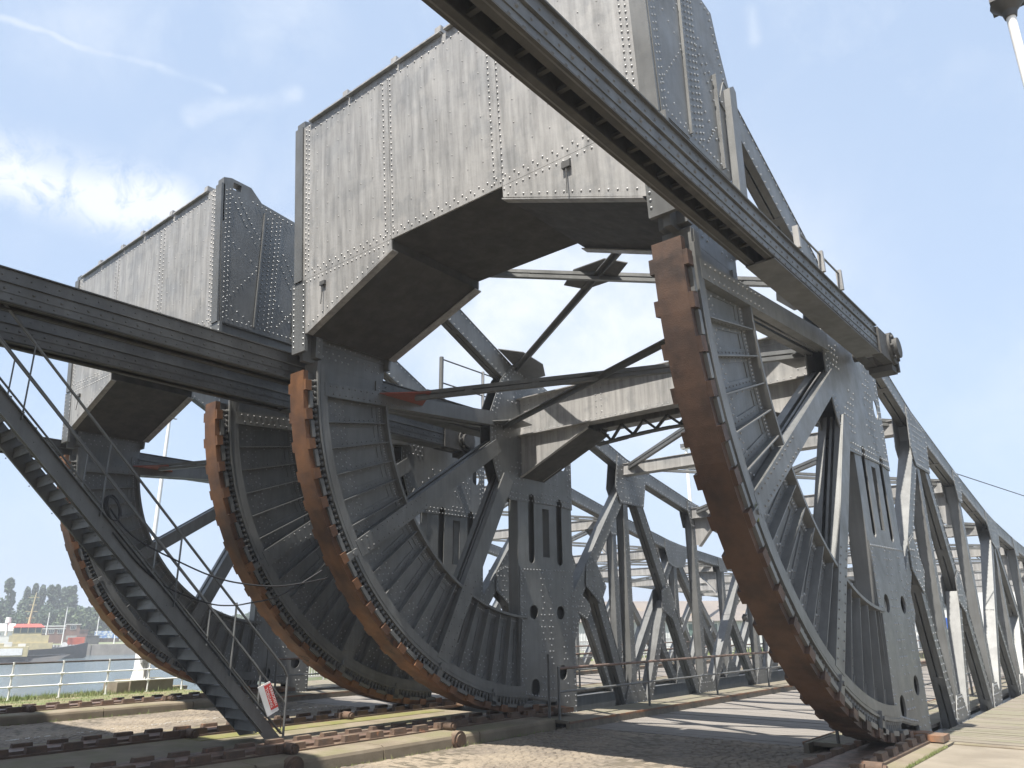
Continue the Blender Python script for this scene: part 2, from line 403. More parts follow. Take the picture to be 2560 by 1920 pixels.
def segment(root, x, tread_m):
    g = link('segment_girder', SM['web'], root, (x, 0, R))
    def part(nm, me, th=0, m2=None, kind=None):
        o = link(nm, me, g, (0, 0, 0), (-rad(th), 0, 0))
        if m2: o.material_slots[0].link = 'OBJECT'; o.material_slots[0].material = m2
        if kind: o['kind'] = kind
        return o
    part('tread', SM['tread'], 0, tread_m)
    for k in range(19):
        th = 85.3-4.77*k
        for j in (0, 1):
            if th > -1: part('tread_tooth', SM['tooth'][j], th, tread_m)
            if th-2.38 > -1: part('track_pad', SM['pad'][j], th-2.38)
    part('outer_flange', SM['oflange']); part('inner_flange', SM['iflange'])
    part('rim_bolts', SM['bolts'], kind='stuff'); part('web_rivets', SM['rivets'], kind='stuff'); part('flange_rivets', SM['frivets'], kind='stuff')
    for k in range(18):
        th = 4.4+4.72*k
        if min(abs(th-28), abs(th-56.4), abs(th-85)) > 1.9: part('web_stiffener', SM['stiff'], th)
    for th, me in SM['spokes']: part('spoke', me, th)
    for th in (27.6, 56.3, 12): part('rim_clamp', SM['clamp'][0], th); part('rim_clamp', SM['clamp'][1], th)
    return g

# --- truss members in the truss's own plane (x = 0)
XH = .14
def member(a, rv, p, q, d, cover=1, xh=XH, ext=0, rows=True, r=RV):
    p = Vector(p); q = Vector(q); u = (q-p).normalized(); n = Vector((-u.y, u.x))*cover; p = p-u*ext; q = q+u*ext; L_ = (q-p).length
    def strip(o0, o1, x0, x1):
        a.px([tuple(p+n*o0), tuple(q+n*o0), tuple(q+n*o1), tuple(p+n*o1)], x0, x1)
    for s_ in (-1, 1):
        x0, x1 = sorted((s_*(xh-.018), s_*xh)); strip(-d/2, d/2, x0, x1)
        x0, x1 = sorted((s_*.014, s_*(xh-.019))); strip(-d/2+.012, -d/2+.026, x0, x1)
    strip(d/2+.001, d/2+.017, -xh-.012, xh+.012)
    k = 0.5
    while k < L_-.3:
        c = p+u*k; a.px([tuple(c-n*(d/2-.011)), tuple(c+u*.16-n*(d/2-.011)), tuple(c+u*.16-n*(d/2-.001)), tuple(c-n*(d/2-.001))], -xh+.02, xh-.02); k += 1.9
    if rows:
        k = .08; i = 0
        while k < L_:
            for e in (-1, 1):
                c = p+u*(k+(.07 if e > 0 else 0))+n*e*(d/2-.05)
                for s_ in (-1, 1): rv.dome((s_*xh, c.x, c.y), (s_, 0, 0), r)
            k += .16; i += 1
NY = [(4.55, 6.38), (8.6, 5.55), (12.85, 4.80), (16.95, 4.46), (21.05, 4.22), (25.2, 4.06), (29.4, 3.95), (33.5, 3.80)]
YB = [4.45, 8.55, 12.75, 16.9, 21.05, 25.2, 29.4, 33.5]
ZB = -.30
def truss_meshes():
    out_ = []
    def add(name, fn, label=None):
        a = MB(); rv = MB(); fn(a, rv); out_.append((name, a.mesh(name, paint), rv.mesh('rivets', paint_rivet) if rv.v else None, label))
    # hub post
    ph = [circ(.17, 2.09, .16), circ(1.20, 2.08, .16), circ(1.23, .74, .17), slot(.03, .35, .28, .66), slot(.04, .25, 3.18, 4.80), slot(1.14, 1.36, 3.18, 4.80), [(.58, 3.35), (.84, 3.35), (.84, 4.5), (.58, 4.5)]]
    post = [(-.34, .32), (.55, .17), (.95, .12), (1.00, -.22), (1.78, -.22), (1.78, 4.9), (-.36, 4.9), (-.36, 1.2)]
    def f(a, rv):
        for s_ in (-1, 1):
            x0, x1 = sorted((s_*.125, s_*.142)); a.px(post, x0, x1, ph)
        for y0, y1 in ((-.36, -.34), (1.76, 1.78), (.545, .56), (.86, .875)): a.box(-.124, .124, y0+.002, y1, .2 if y0 < 0 else -.2 if y0 > 1.5 else 3.3, 4.88)
        a.box(-.012, .012, -.33, .54, .3, 4.8); a.box(-.012, .012, .88, 1.75, .1, 4.8)
        a.box(-.35, -.145, 1.05, 1.10, -.1, 1.4) if False else None
    add('main_post', f)
    low = [(-.33, .34), (.56, .19), (.96, .14), (1.02, -.20), (1.76, -.20), (1.76, 3.28), (-.33, 3.22)]
    def f(a, rv):
        for s_ in (-1, 1):
            x0, x1 = sorted((s_*.1425, s_*.162)); hs = [slot(.045, .245, 3.10, 3.19) if False else circ(.17, 2.09, .155), circ(1.20, 2.08, .155), circ(1.23, .74, .165), slot(.035, .345, .285, .655)]
            a.px([(-.33, .34), (.56, .19), (.96, .14), (1.02, -.20), (1.76, -.20), (1.76, 3.15), (-.33, 3.10)], x0, x1, hs)
            for y0 in (-.33, .40, .70, 1.25): rx(rv, [p for p in grid_rivets([(y0, .36 if y0 < 1 else -.1), (y0+.26, .36 if y0 < 1 else -.1), (y0+.26, 3.1), (y0, 3.1)], .12, .135, .05, hs, .15)], s_*.162, s_)
            rx(rv, edge_rivets([(-.33, .34), (.56, .19), (.96, .14), (1.02, -.20), (1.76, -.20), (1.76, 3.12), (-.33, 3.08)], .055, .12), s_*.162, s_)
    add('foot_plate', f)
    gus = [(-1.34, 6.56), (-1.34, 5.67), (-1.16, 5.19), (-.95, 4.72), (-.62, 4.58), (1.80, 4.58), (1.82, 7.26), (-.15, 7.90), (-.50, 7.92), (-.95, 7.45)]
    gh = [slot(.04, .25, 4.50, 4.80)[:9]+[(.04, 4.57), (.25, 4.57)][:0], ]
    def f(a, rv):
        poly = [(-1.34, 6.56), (-1.34, 5.67), (-1.16, 5.19), (-.95, 4.72), (-.62, 4.58), (.04, 4.60)]+[(.145-.105*math.cos(math.pi*i/6), 4.70+.10*math.sin(math.pi*i/6)) for i in range(7)]+[(.25, 4.60), (1.14, 4.62)]+[(1.25-.11*math.cos(math.pi*i/6), 4.70+.10*math.sin(math.pi*i/6)) for i in range(7)]+[(1.36, 4.62), (1.80, 4.58), (1.82, 7.26), (-.15, 7.90), (-.50, 7.92), (-.95, 7.45)]
        for s_ in (-1, 1):
            x0, x1 = sorted((s_*.1425, s_*.163)); a.px(poly, x0, x1, [circ(1.45, 5.75, .14, 16, .2)])
            rx(rv, edge_rivets(gus, .06, .125)+edge_rivets(gus, .17, .14), s_*.163, s_)
            rx(rv, grid_rivets([(-1.2, 5.9), (-.6, 6.0), (-.6, 6.55), (-1.2, 6.45)], .15, .11, .04), s_*.163, s_)
            rx(rv, grid_rivets([(-.9, 4.9), (-.3, 5.9), (.1, 5.8), (-.2, 4.8)], .14, .13, .04), s_*.163, s_)
            rx(rv, grid_rivets([(.5, 4.8), (1.3, 4.8), (1.3, 7.0), (.9, 7.0)], .16, .14, .05), s_*.163, s_)
            rx(rv, grid_rivets([(-.9, 6.9), (-.2, 7.6), (.4, 7.4), (.1, 6.9)], .15, .13, .05), s_*.163, s_)
    add('hub_gusset', f)
    INNER = [(post, ph)]
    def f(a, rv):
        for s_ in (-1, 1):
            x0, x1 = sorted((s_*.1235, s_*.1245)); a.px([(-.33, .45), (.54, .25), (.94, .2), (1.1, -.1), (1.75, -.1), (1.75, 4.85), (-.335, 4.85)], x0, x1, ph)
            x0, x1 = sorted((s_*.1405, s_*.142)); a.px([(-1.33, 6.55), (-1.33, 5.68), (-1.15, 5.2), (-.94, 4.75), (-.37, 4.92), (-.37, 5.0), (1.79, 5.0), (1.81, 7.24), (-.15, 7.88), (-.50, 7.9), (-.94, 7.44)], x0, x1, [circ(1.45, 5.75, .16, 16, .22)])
    add('shade_lining', f)  # liner colour paints in the shade between the paired plates
    # top chord: leg from the counterweight, then the long chord
    chain = [(-4.55, 9.55), (-.55, 7.62)]
    add('top_chord', lambda a, rv: member(a, rv, chain[0], chain[1], .50))
    tp = [(.6, 7.42)]+[(y, z-.20) for y, z in NY]
    for i in range(len(tp)-1): add('top_chord', lambda a, rv, i=i: member(a, rv, tp[i], tp[i+1], .36, ext=0, r=RV if i < 3 else .017))
    add('bottom_chord', lambda a, rv: (a.box(-.14, -.12, 1.0, 34.5, -.85, -.24), a.box(.12, .14, 1.0, 34.5, -.85, -.24), a.box(-.16, .16, 1.0, 34.5, -.24, -.222)))
    def vert(i):
        y = YB[i]; z1 = NY[i][1]-.38; w = .24
        def f(a, rv):
            for s_ in (-1, 1):
                x0, x1 = sorted((s_*.105, s_*.125)); a.box(x0, x1, y-w/2, y+w/2, ZB, z1)
                k = ZB+.3
                while k < z1-.1:
                    for e in (-1, 1): rv.dome((s_*.125, y+e*.07, k+(.06 if e > 0 else 0)), (s_, 0, 0), .015)
                    k += .18
            a.box(-.104, .104, y-w/2+.03, y-w/2+.045, ZB, z1); a.box(-.104, .104, y+w/2-.045, y+w/2-.03, ZB, z1)
        return f
    for i in range(8): add('vertical', vert(i))
    mains = [((4.75, 5.85), (1.62, 2.10), .34), ((4.95, 5.55), (8.15, ZB), .30)]
    subs = [((2.70, 3.00), (4.15, ZB), .28), ((6.42, 2.40), (5.12, ZB), .25)]
    for k in (2, 4, 6):
        y, z = YB[k], NY[k][1]
        mains += [((y-.15, z-.55), (YB[k-1]+.35, ZB), .30), ((y+.15, z-.55), (YB[k+1]-.35, ZB), .28)] if k+1 < 8 else []
        subs += [((y-2.05, 2.15), (y-.35, ZB), .22), ((y+2.05, 2.0), (y+.4, ZB), .22)]
    for p, q, d in mains+subs:
        cov = 1 if q[0] < p[0] else -1
        # cover plate on the upper face
        add('diagonal', lambda a, rv, p=p, q=q, d=d, cov=cov: member(a, rv, p, q, d, cover=-cov if (-(q[1]-p[1])*0+(q[0]-p[0])) < 0 else 1, xh=.128 if d > .26 else .12, r=RV if p[0] < 9 else .016))
    # gussets
    gs = [[(4.12, 6.42), (5.55, 6.12), (5.60, 5.75), (5.42, 5.05), (4.15, 5.05), (3.93, 5.45)], [(8.2, 5.58), (8.95, 5.50), (8.95, 5.12), (8.75, 4.75), (8.35, 4.75), (8.2, 5.2)],
          [(12.05, 4.92), (13.75, 4.70), (13.7, 4.35), (13.5, 3.92), (12.75, 3.85), (12.25, 4.0), (12.05, 4.5)], [(16.5, 4.48), (17.4, 4.42), (17.3, 3.9), (16.6, 3.9)],
          [(20.3, 4.27), (21.8, 4.18), (21.7, 3.4), (20.5, 3.4)], [(24.8, 4.1), (25.6, 4.05), (25.5, 3.6), (24.9, 3.6)], [(28.7, 3.98), (30.1, 3.93), (30.0, 3.2), (28.8, 3.2)]]
    for y in (4.45, 8.55, 12.75, 16.9, 21.05): gs.append([(y-.6, -.26), (y+.6, -.26), (y+.45, .12), (y+.25, .38), (y-.25, .38), (y-.45, .12)])
    gs += [[(2.35, 3.3), (2.75, 3.45), (3.25, 2.75), (2.95, 2.3), (2.3, 2.75)], [(6.15, 2.75), (6.6, 2.95), (6.95, 2.3), (6.7, 1.95), (6.1, 2.2)], [(1.42, 2.35), (1.78, 2.65), (1.98, 1.95), (1.66, 1.55), (1.40, 1.80)]]
    for gp in gs:
        def f(a, rv, gp=gp):
            for s_ in (-1, 1):
                x0, x1 = sorted((s_*.1405, s_*.158)); a.px(gp, x0, x1)
                rr = RV if gp[0][0] < 10 else .015
                rx(rv, edge_rivets(gp, .05, .13)+grid_rivets([(a_+(sum(p[0] for p in gp)/len(gp)-a_)*.2, b_+(sum(p[1] for p in gp)/len(gp)-b_)*.2) for a_, b_ in gp], .15, .13, .06, (), .3), s_*.158, s_, rr)
        add('gusset_plate', f)
    # rear web above the segment, with stiffeners and vertical flange
    rr_ = lambda z: -6.50-(z-6.7)*.0805
    def f(a, rv):
        a.px([(rr_(6.5)+.06, 6.48), (-4.50, 6.48), (-4.46, 7.99), (rr_(8)+.06, 7.99)], -.052, .052)
        a.box(-.2, .2, -4.50, -4.45, 6.75, 7.99)
        for s_ in (-1, 1):
            for z in (7.0, 7.35, 7.7):
                x0, x1 = sorted((s_*.053, s_*.17)); a.box(x0, x1, -6.1, -4.52, z, z+.015); x0, x1 = sorted((s_*.053, s_*.07)); a.box(x0, x1, -6.1, -4.52, z-.12, z-.001)
                for k in range(12): rv.dome((s_*.07, -6.0+k*.125, z-.06), (s_, 0, 0), .016)
            x0, x1 = sorted((s_*.053, s_*.20)); a.px([(-6.26, 6.55), (-6.12, 6.55), (-6.14, 7.45), (-6.22, 7.6), (-6.28, 7.6)], x0, x1)
            rx(rv, grid_rivets([(-6.05, 6.62), (-4.6, 6.62), (-4.6, 6.92), (-6.05, 6.92)], .15, .11, .05), s_*.053, s_)
            for k in range(7):
                rv.dome((s_*.20, -6.20, 6.66+k*.12), (s_, 0, 0), .02)
    add('rear_web', f)
    def f(a, rv):
        a.prism([(-.2, 6.62), (.2, 6.62), (.2, 7.99), (-.2, 7.99)], lambda x, z: (x, rr_(z)-.012, z), lambda x, z: (x, rr_(z)+.05, z))
        a.prism([(-.12, 8.0), (.12, 8.0), (.12, 11.25), (-.12, 11.25)], lambda x, z: (x, rr_(z)-.034, z), lambda x, z: (x, rr_(z)+.05, z))
        k = 6.75
        while k < 7.95:
            for x in (-.15, .15): rv.dome((x, rr_(k)-.012, k), (0, -1, -.08), .021)
            k += .105
    add('rear_strip', f)
    ep = [(rr_(8)+.02, 8.0), (-4.50, 8.0), (-4.18, 8.55), (-4.15, 9.75), (-4.45, 10.55), (-4.58, 11.02), (-5.88, 11.17), (-6.18, 11.44), (-6.68, 11.46), (-6.86, 11.40), (rr_(11.2)+.02, 11.2)]
    def f(a, rv):
        a.px(ep, -.12, .12, [[(-6.62, 11.20), (-6.42, 11.20), (-6.42, 11.38), (-6.62, 11.38)]])
        for s_ in (-1, 1):
            x0, x1 = sorted((s_*.121, s_*.17)); a.box(x0, x1, -5.80, -5.775, 8.1, 10.95)
            x0, x1 = sorted((s_*.121, s_*.24)); a.px([(-4.50, 7.75), (-4.24, 7.75), (-4.22, 9.68), (-4.30, 9.74), (-4.46, 9.62)], x0, x1)
            x0, x1 = sorted((s_*.121, s_*.18)); a.box(x0, x1, -4.80, -4.775, 8.05, 9.7)
            x0, x1 = sorted((s_*.121, s_*.132)); a.px([(rr_(8)+.03, 8.02), (-5.81, 8.02), (-5.83, 10.55), (-6.5, 10.25), (-6.8, 10.35)], x0, x1)
            P = []
            for i in range(27):
                z = 8.12+i*.115; P += [(rr_(z)+.10, z), (rr_(z)+.18, z+.055)]
            for i in range(25):
                z = 8.2+i*.11; P += [(-5.68+.0*i, z), (-5.56, z+.05), (-5.44, z+.0), (-5.34, z+.05)]
            def ln(p, q, n): return [(p[0]+(q[0]-p[0])*i/n, p[1]+(q[1]-p[1])*i/n) for i in range(n+1)]
            P += ln((-6.62, 10.0), (-5.85, 9.55), 5)+ln((-6.5, 8.55), (-5.85, 9.45), 8)+ln((-6.5, 8.5), (-5.9, 8.2), 4)
            P += ln((-6.6, 11.0), (-5.95, 10.1), 8)+ln((-6.45, 11.05), (-5.85, 10.25), 8)+ln((-5.3, 9.9), (-4.85, 9.2), 6)+ln((-5.2, 10.1), (-4.7, 9.35), 7)+ln((-5.3, 8.9), (-4.9, 8.5), 4)+ln((-5.2, 8.3), (-4.88, 8.7), 5)
            P += ln((-6.1, 11.1), (-4.7, 10.92), 12)+ln((-4.68, 10.8), (-4.35, 9.75), 9)+ln((-6.4, 8.12), (-4.6, 8.12), 16)+ln((-4.68, 9.6), (-4.68, 8.2), 14)
            rx(rv, P, s_*.132 if False else s_*.128, s_, .021)
    add('end_plate', f)
    return out_
TM = truss_meshes()
def truss(root, x):
    for nm, me, rv, lb in TM:
        if nm == 'shade_lining': me.materials[0] = dark_shade
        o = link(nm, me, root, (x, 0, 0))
        if rv: r_ = link('rivets', rv, o); r_['kind'] = 'stuff'

def cross_parts(root):
    """everything that spans between the two trusses; x from 0 (left truss) to W (right truss)"""
    X0, X1 = -W/2, W/2
    rr_ = lambda z: -6.50-(z-6.7)*.0805
    a = MB(); a.px([(rr_(8.01)+.03, 8.01), (-4.42, 8.01), (-4.46, 11.06), (rr_(11.06)+.03, 11.06)], X0+.122, X1-.122)
    cw = a.build('counterweight', paint_box, root)
    s1, s2 = X0+2.60, X1-2.52
    MB().box(X0+.122, X1-.122, rr_(8)+.035, -4.43, 7.992, 8.008).build('soffit', dark_shade, cw)  # plate darkened in colour to give the box underside its shade
    pl = lambda poly, t0, t1: MB().prism(poly, lambda x, z: (x, rr_(z)-t0, z), lambda x, z: (x, rr_(z)-t1, z))
    for i, (xa, xb) in enumerate(((X0+.123, s1-.004), (s1+.004, s2-.004), (s2+.004, X1-.123))):
        pl([(xa, 8.0), (xb, 8.0), (xb, 11.23), (xa, 11.23)], -.029, .0).build('rear_plate', paint_box, cw)
    for e, (xa, xm) in enumerate(((X0+.201, s1), (X1-.201, s2))):
        h = [(xa, 6.94), (xm, 7.82), (xm, 7.992), (xa, 7.992)]
        MB().prism(h, lambda x, z: (x, rr_(z)-.002, z), lambda x, z: (x, rr_(z)+.02, z)).build('haunch_plate', paint_box, cw)
        MB().py([(xa, 6.96), (xm, 7.84), (xm, 7.992), (xa, 7.992)], -4.44, -4.42).build('haunch_plate', paint_box, cw)
        MB().prism([(xa, 6.95), (xm, 7.83), (xm, 7.85), (xa, 6.97)], lambda x, z: (x, rr_(z)+.022, z), lambda x, z: (x, -4.445, z)).build('haunch_soffit', dark_shade, cw)  # haunch underside shade put into the colour
        sgn = 1 if xm > xa else -1
        MB().prism([(xa+sgn*.05, 6.93), (xm+.02*sgn, 7.79), (xm+.02*sgn, 7.81), (xa+sgn*.05, 6.95)], lambda x, z: (x, rr_(z)-.01, z), lambda x, z: (x, rr_(z)+.13, z)).build('haunch_flange', paint_box, cw)
        MB().prism([(xa+sgn*.05, 6.93), (xm+.02*sgn, 7.79), (xm+.02*sgn, 7.81), (xa+sgn*.05, 6.95)], lambda x, z: (x, -4.55, z), lambda x, z: (x, -4.38, z)).build('haunch_flange', paint_box, cw)
        MB().box(*sorted((xm, xm-sgn*.02)), rr_(7.9)+.025, -4.45, 7.84, 7.99).build('haunch_soffit', dark_shade, cw)
    # seams as narrow strips, roof slab with overhanging lip and brackets
    pl([(s1-.02, 8.01), (s1+.0, 8.01), (s1+.0, 11.2), (s1-.02, 11.2)], 0, .006).build('seam_strip', paint_box, cw)
    for i, (xa, xb) in enumerate(((X0+.35, s1-1.1), (s1-1.05, s1+.25), (s1+.3, s2-1.1), (s2-1.0, s2+.4), (s2+.5, X1-.5))):
        MB().box(xa, xb, rr_(11.2)-.07, -4.35, 11.245, 11.275).build('roof_slab', paint_box, cw)
        MB().box(xb-.12, xb+.02, rr_(11.2)-.05, rr_(11.2)+.25, 11.276, 11.40).build('roof_bracket', paint_box, cw)
    a = MB(); nrm = (0, -1, -.08)
    def rr(x, z, r=.0185): a.dome((x, rr_(z)-.0015, z), nrm, r)
    k = 8.10
    while k < 11.15:
        for x in (s1-.13, s1-.06+.0, s1+.07, s2-.16, s2-.02): pass
        for x in (s1-.14, s1+.05, s2-.15, s2+.02): rr(x, k)
        rr(X0+.20, k); rr(X0+.29, k+.05); rr(X1-.20, k); rr(X1-.29, k+.05); k += .105
    x = X0+.4
    while x < X1-.35:
        rr(x, 11.14); rr(x+.09, 11.07); rr(x, 8.16); rr(x+.08, 8.08); x += .175
    for xa, xm in ((X0+.24, s1-.03), (s2+.03, X1-.24)):
        x = xa
        while x < xm: rr(x, 7.94, .019); x += .12
    x = X0+.3
    while x < s1-.08: rr(x, 7.03+(x-X0-.2)*.352+.02); x += .14
    x = s2+.1
    while x < X1-.3: rr(x, 7.03+(X1-.2-x)*.352+.02); x += .14
    for j in range(7):
        x = X0+.55
        while x < X1-.4:
            if min(abs(x-s1), abs(x-s2)) > .2: rr(x, 8.55+j*.39, .011)
            x += .32
    r_ = a.build('rivets', box_rivet, cw); r_['kind'] = 'stuff'
    # small hook and rods on the box
    MB().cyl((X0+.75, rr_(7.6)-.03, 7.75), (X0+.75, rr_(7.6)-.05, 7.35), .010, 6).box(X0+.68, X0+.82, rr_(7.7)-.05, rr_(7.7)-.003, 7.72, 7.80).build('gauge_bracket', paint_dark, cw)
    MB().cyl((X1-1.35, rr_(7.9)-.03, 7.86), (X1-1.35, rr_(7.6)-.05, 7.40), .010, 6).box(X1-1.42, X1-1.28, rr_(7.85)-.05, rr_(7.85)-.003, 7.80, 7.90).build('gauge_bracket', paint_dark, cw)
    # portal girder at the hubs
    gx0, gx1 = X0+.165, X1-.165
    a = MB(); rv = MB(); a.box(gx0, gx1, -.235, -.215, 6.16, 7.05); a.box(gx0, gx1, .60, .62, 6.16, 7.05)
    a.box(gx0, gx1, -.38, .75, 7.05, 7.07); a.box(gx0, gx1, -.36, -.05, 6.13, 6.155); a.box(gx0, gx1, .4, .72, 6.13, 6.155)
    for z0, z1 in ((6.156, 6.26), (6.95, 7.049)): a.box(gx0, gx1, -.25, -.236, z0, z1)
    x = gx0+.1
    while x < gx1: rv.dome((x, -.25, 6.21), (0, -1, 0), .016); x += .13
    for xc in (gx0+.12, gx0+2.2, gx0+4.4, gx1-.5):
        for dx in (0, .14):
            for k in range(5): rv.dome((xc+dx, -.236, 6.34+k*.14), (0, -1, 0), .016)
    g = a.build('portal_girder', paint_box, root); r_ = rv.build('rivets', paint_rivet, g); r_['kind'] = 'stuff'
    for sg, xa in ((1, gx0), (-1, gx1)):
        k = MB()
        for y in (-.22, .55): k.py([(xa, 6.128), (xa+sg*2.0, 6.128), (xa+sg*1.9, 6.02), (xa+sg*.05, 5.16), (xa, 5.16)], y, y+.016)
        k.prism([(xa, 5.14), (xa+sg*1.95, 6.02), (xa+sg*1.95, 6.04), (xa, 5.16)], lambda x, z: (x, -.30, z), lambda x, z: (x, -.21, z))
        MB().prism([(xa, 5.145), (xa+sg*1.95, 6.025), (xa+sg*1.95, 6.04), (xa, 5.16)], lambda x, z: (x, -.205, z), lambda x, z: (x, .66, z)).build('knee_soffit', dark_shade, root)  # shade beneath the knee painted by the dark colour
        k.build('knee_bracket', paint_box, root)
    a = MB()   # light lattice under the girder
    for i in range(6):
        x0 = X0+2.1+i*.58; x1 = x0+.58; zc = lambda x: 5.98+.10*math.cos((x)/1.75*math.pi/2)
        a.bar((x0, .3, 6.12), (x0+.29, .3, zc(x0)-.2), .06, .05); a.bar((x0+.29, .3, zc(x0)-.2), (x1, .3, 6.12), .06, .05)
        a.bar((x0-.1, .3, zc(x0)-.24), (x1+.1, .3, zc(x1)-.24), .20, .03)
    a.build('lattice', paint_dark, root)
    # laterals
    def dbl(p, q, gap=.10, w=.07, name='lateral_brace'):
        b = MB(); o = Vector((0, 0, gap/2)); b.bar(Vector(p)+o, Vector(q)+o, .10, w); b.bar(Vector(p)-o, Vector(q)-o, .10, w)
        d = Vector(q)-Vector(p)
        for t in (.14, .32, .68, .86): b.bar(Vector(p)+d*t, Vector(p)+d*(t+.02), .08, gap)
        return b.build(name, paint, root)
    def single(p, q, w=.15, name='lateral_brace'):
        b = MB(); b.bar(p, q, w, .02); b.bar(Vector(p)+Vector((0, 0, -.05)), Vector(q)+Vector((0, 0, -.05)), .022, .09); return b.build(name, paint, root)
    XL, XR = X0+.15, X1-.15
    dbl((XL+.5, -4.15, 6.18), (XR, -1.0, 6.34)); single((XL, -.85, 6.30), (XR-.2, -4.1, 6.20), .17)
    dbl((XL, -4.1, 9.15), (XR, -.5, 7.85)); single((XL, -.35, 7.85), (XR, -4.1, 9.15), .20)
    MB().prism([(-.75, 0), (-.35, -.16), (.4, -.16), (.8, 0), (.35, .16), (-.35, .16)], lambda x, y: (x, -2.28+y*1.3-.0, 8.50-y*.9+.06), lambda x, y: (x, -2.28+y*1.3, 8.48-y*.9+.06)).build('brace_plate', paint, root)
    MB().prism([(-.7, -.1), (.2, -.3), (.7, .1), (-.2, .3)], lambda x, y: (x, -2.50+y, 6.27), lambda x, y: (x, -2.50+y, 6.285)).build('brace_plate', paint, root)
    for sg, xa in ((1, XL), (-1, XR)):
        MB().prism([(0, -1.05), (sg*.55, -.75), (sg*.75, -.25), (sg*.55, .1), (0, .1)], lambda x, y: (xa+x, y, 7.72-y*.45), lambda x, y: (xa+x, y, 7.70-y*.45)).build('brace_plate', paint, root)
        MB().prism([(0, -4.75), (sg*.9, -4.1), (0, -3.5)], lambda x, y: (xa+x, y, 6.22), lambda x, y: (xa+x, y, 6.20)).build('brace_plate', paint_red, root)
        MB().prism([(0, -1.35), (sg*.6, -1.0), (sg*.5, -.4), (0, -.4)], lambda x, y: (xa+x, y, 6.33), lambda x, y: (xa+x, y, 6.31)).build('brace_plate', paint, root)
    nodes = [(.6, 7.3)]+[(y, z-.25) for y, z in NY]
    for i in range(7):
        (y0, z0), (y1, z1) = nodes[i], nodes[i+1]
        dbl((XL, y0, z0), (XR, y1, z1)); dbl((XR, y0, z0-.06), (XL, y1, z1-.06))
    for i, (y, z) in enumerate(NY):
        a = MB(); h = .30; z1 = z-.20; a.box(XL, XR, y-.14, y-.125, z1-h, z1); a.box(XL, XR, y-.17, y+.17, z1-h-.016, z1-h); a.box(XL, XR, y-.17, y+.17, z1, z1+.016)
        if i % 2 == 1:
            for sg, xa in ((1, XL), (-1, XR)): a.py([(xa, z1-h-.02), (xa+sg*.85, z1-h-.02), (xa+sg*.1, z1-h-.85), (xa, z1-h-.85)], y-.008, y+.008)
            for sg, xa in ((1, XL), (-1, XR)): a.bar((xa+sg*.9, y, z1-h-.03), (xa+sg*.12, y, z1-h-.9), .22, .02, (0, 0, 1))
        a.build('cross_strut', paint_box, root)

def deck(root):
    X0, X1 = -W/2, W/2; xa, xb = X0+1.38, X1-1.38; zr = -.27
    ys = .38; n = 118; pm = None
    for i in range(n):
        y0 = ys+i*.285
        if i < 60:
            if pm is None: pm = [MB().box(xa, xb, 0, .272, -.10+random.uniform(-.004, .004), random.uniform(-.006, .006)).mesh('road_plank', road_plank_m) for _ in range(5)]
            link('road_plank', random.choice(pm), root, (0, y0, zr+random.uniform(-.004, .004)))
    a = MB()
    for i in range(60, n): a.box(xa, xb, ys+i*.285, ys+i*.285+.272, zr-.1, zr+random.uniform(-.006, .006))
    o = a.build('road_planks', road_plank_m, root); o['kind'] = 'stuff'
    for s_, x_ in ((1, xa), (-1, xb)):
        a = MB().box(*sorted((x_-s_*.09, x_)), -.25, 34.4, zr-.15, zr+.145); a.build('kerb_timber', plank_m, root)
        a = MB().box(*sorted((x_-s_*.02, x_+s_*.012)), -.25, 34.4, zr+.115, zr+.158); a.build('kerb_angle', steel_edge, root)
        y = .0; ms = [MB().box(0, 1.05, 0, .19, -.06, random.uniform(-.004, .004)).mesh('walk_plank', plank_m) for _ in range(4)]
        k = 0
        while y < 18: link('walk_plank', random.choice(ms), root, ((x_-.09-1.05) if s_ > 0 else x_+.09, y, zr+.135)); y += .20; k += 1
        a = MB()
        while y < 34.3: a.box(*(((x_-.09-1.05), x_-.09) if s_ > 0 else (x_+.09, x_+1.14)), y, y+.19, zr+.08, zr+.135); y += .20
        o = a.build('walk_planks', plank_m, root); o['kind'] = 'stuff'
    for i in range(9):
        y = .4+4.15*i if i else 1.2
        MB().box(X0+.1, X1-.1, y-.12, y+.12, -1.25, -.42).box(X0+.1, X1-.1, y-.22, y+.22, -.42, -.40).build('floor_beam', paint_dark, root)
    MB().box(X0+.3, X0+.33, 1.0, 34.3, -1.0, -.3).box(X1-.33, X1-.3, 1.0, 34.3, -1.0, -.3).build('stringer_beam', paint_dark, root)
    # walkway railing on the road side of each truss
    for x_ in (X0+.90, X1-.90):
        yv = [.06, 3.83, 7.66, 11.4, 15.2, 19.0, 22.8, 26.6, 30.4, 34.0]
        for y in yv: MB().cyl((x_, y, zr+.13), (x_, y, .90), .030, 8).cyl((x_, y, .90), (x_, y, .935), .036, 8).build('railing_post', paint, root)
        MB().cyl((x_, .06, .90), (x_, 34.0, .90), .030, 8).build('handrail', steel_worn, root)
        MB().cyl((x_, .06, .42), (x_, 34.0, .42), .024, 8).build('middle_rail', paint, root)
    for x_ in (X0+.90,):
        MB().box(x_-.06, x_+.0, -.27, -.25, -.12, 1.20).box(x_-.06, x_-.05, -.25, -.19, -.12, 1.20).build('end_post', paint, root)

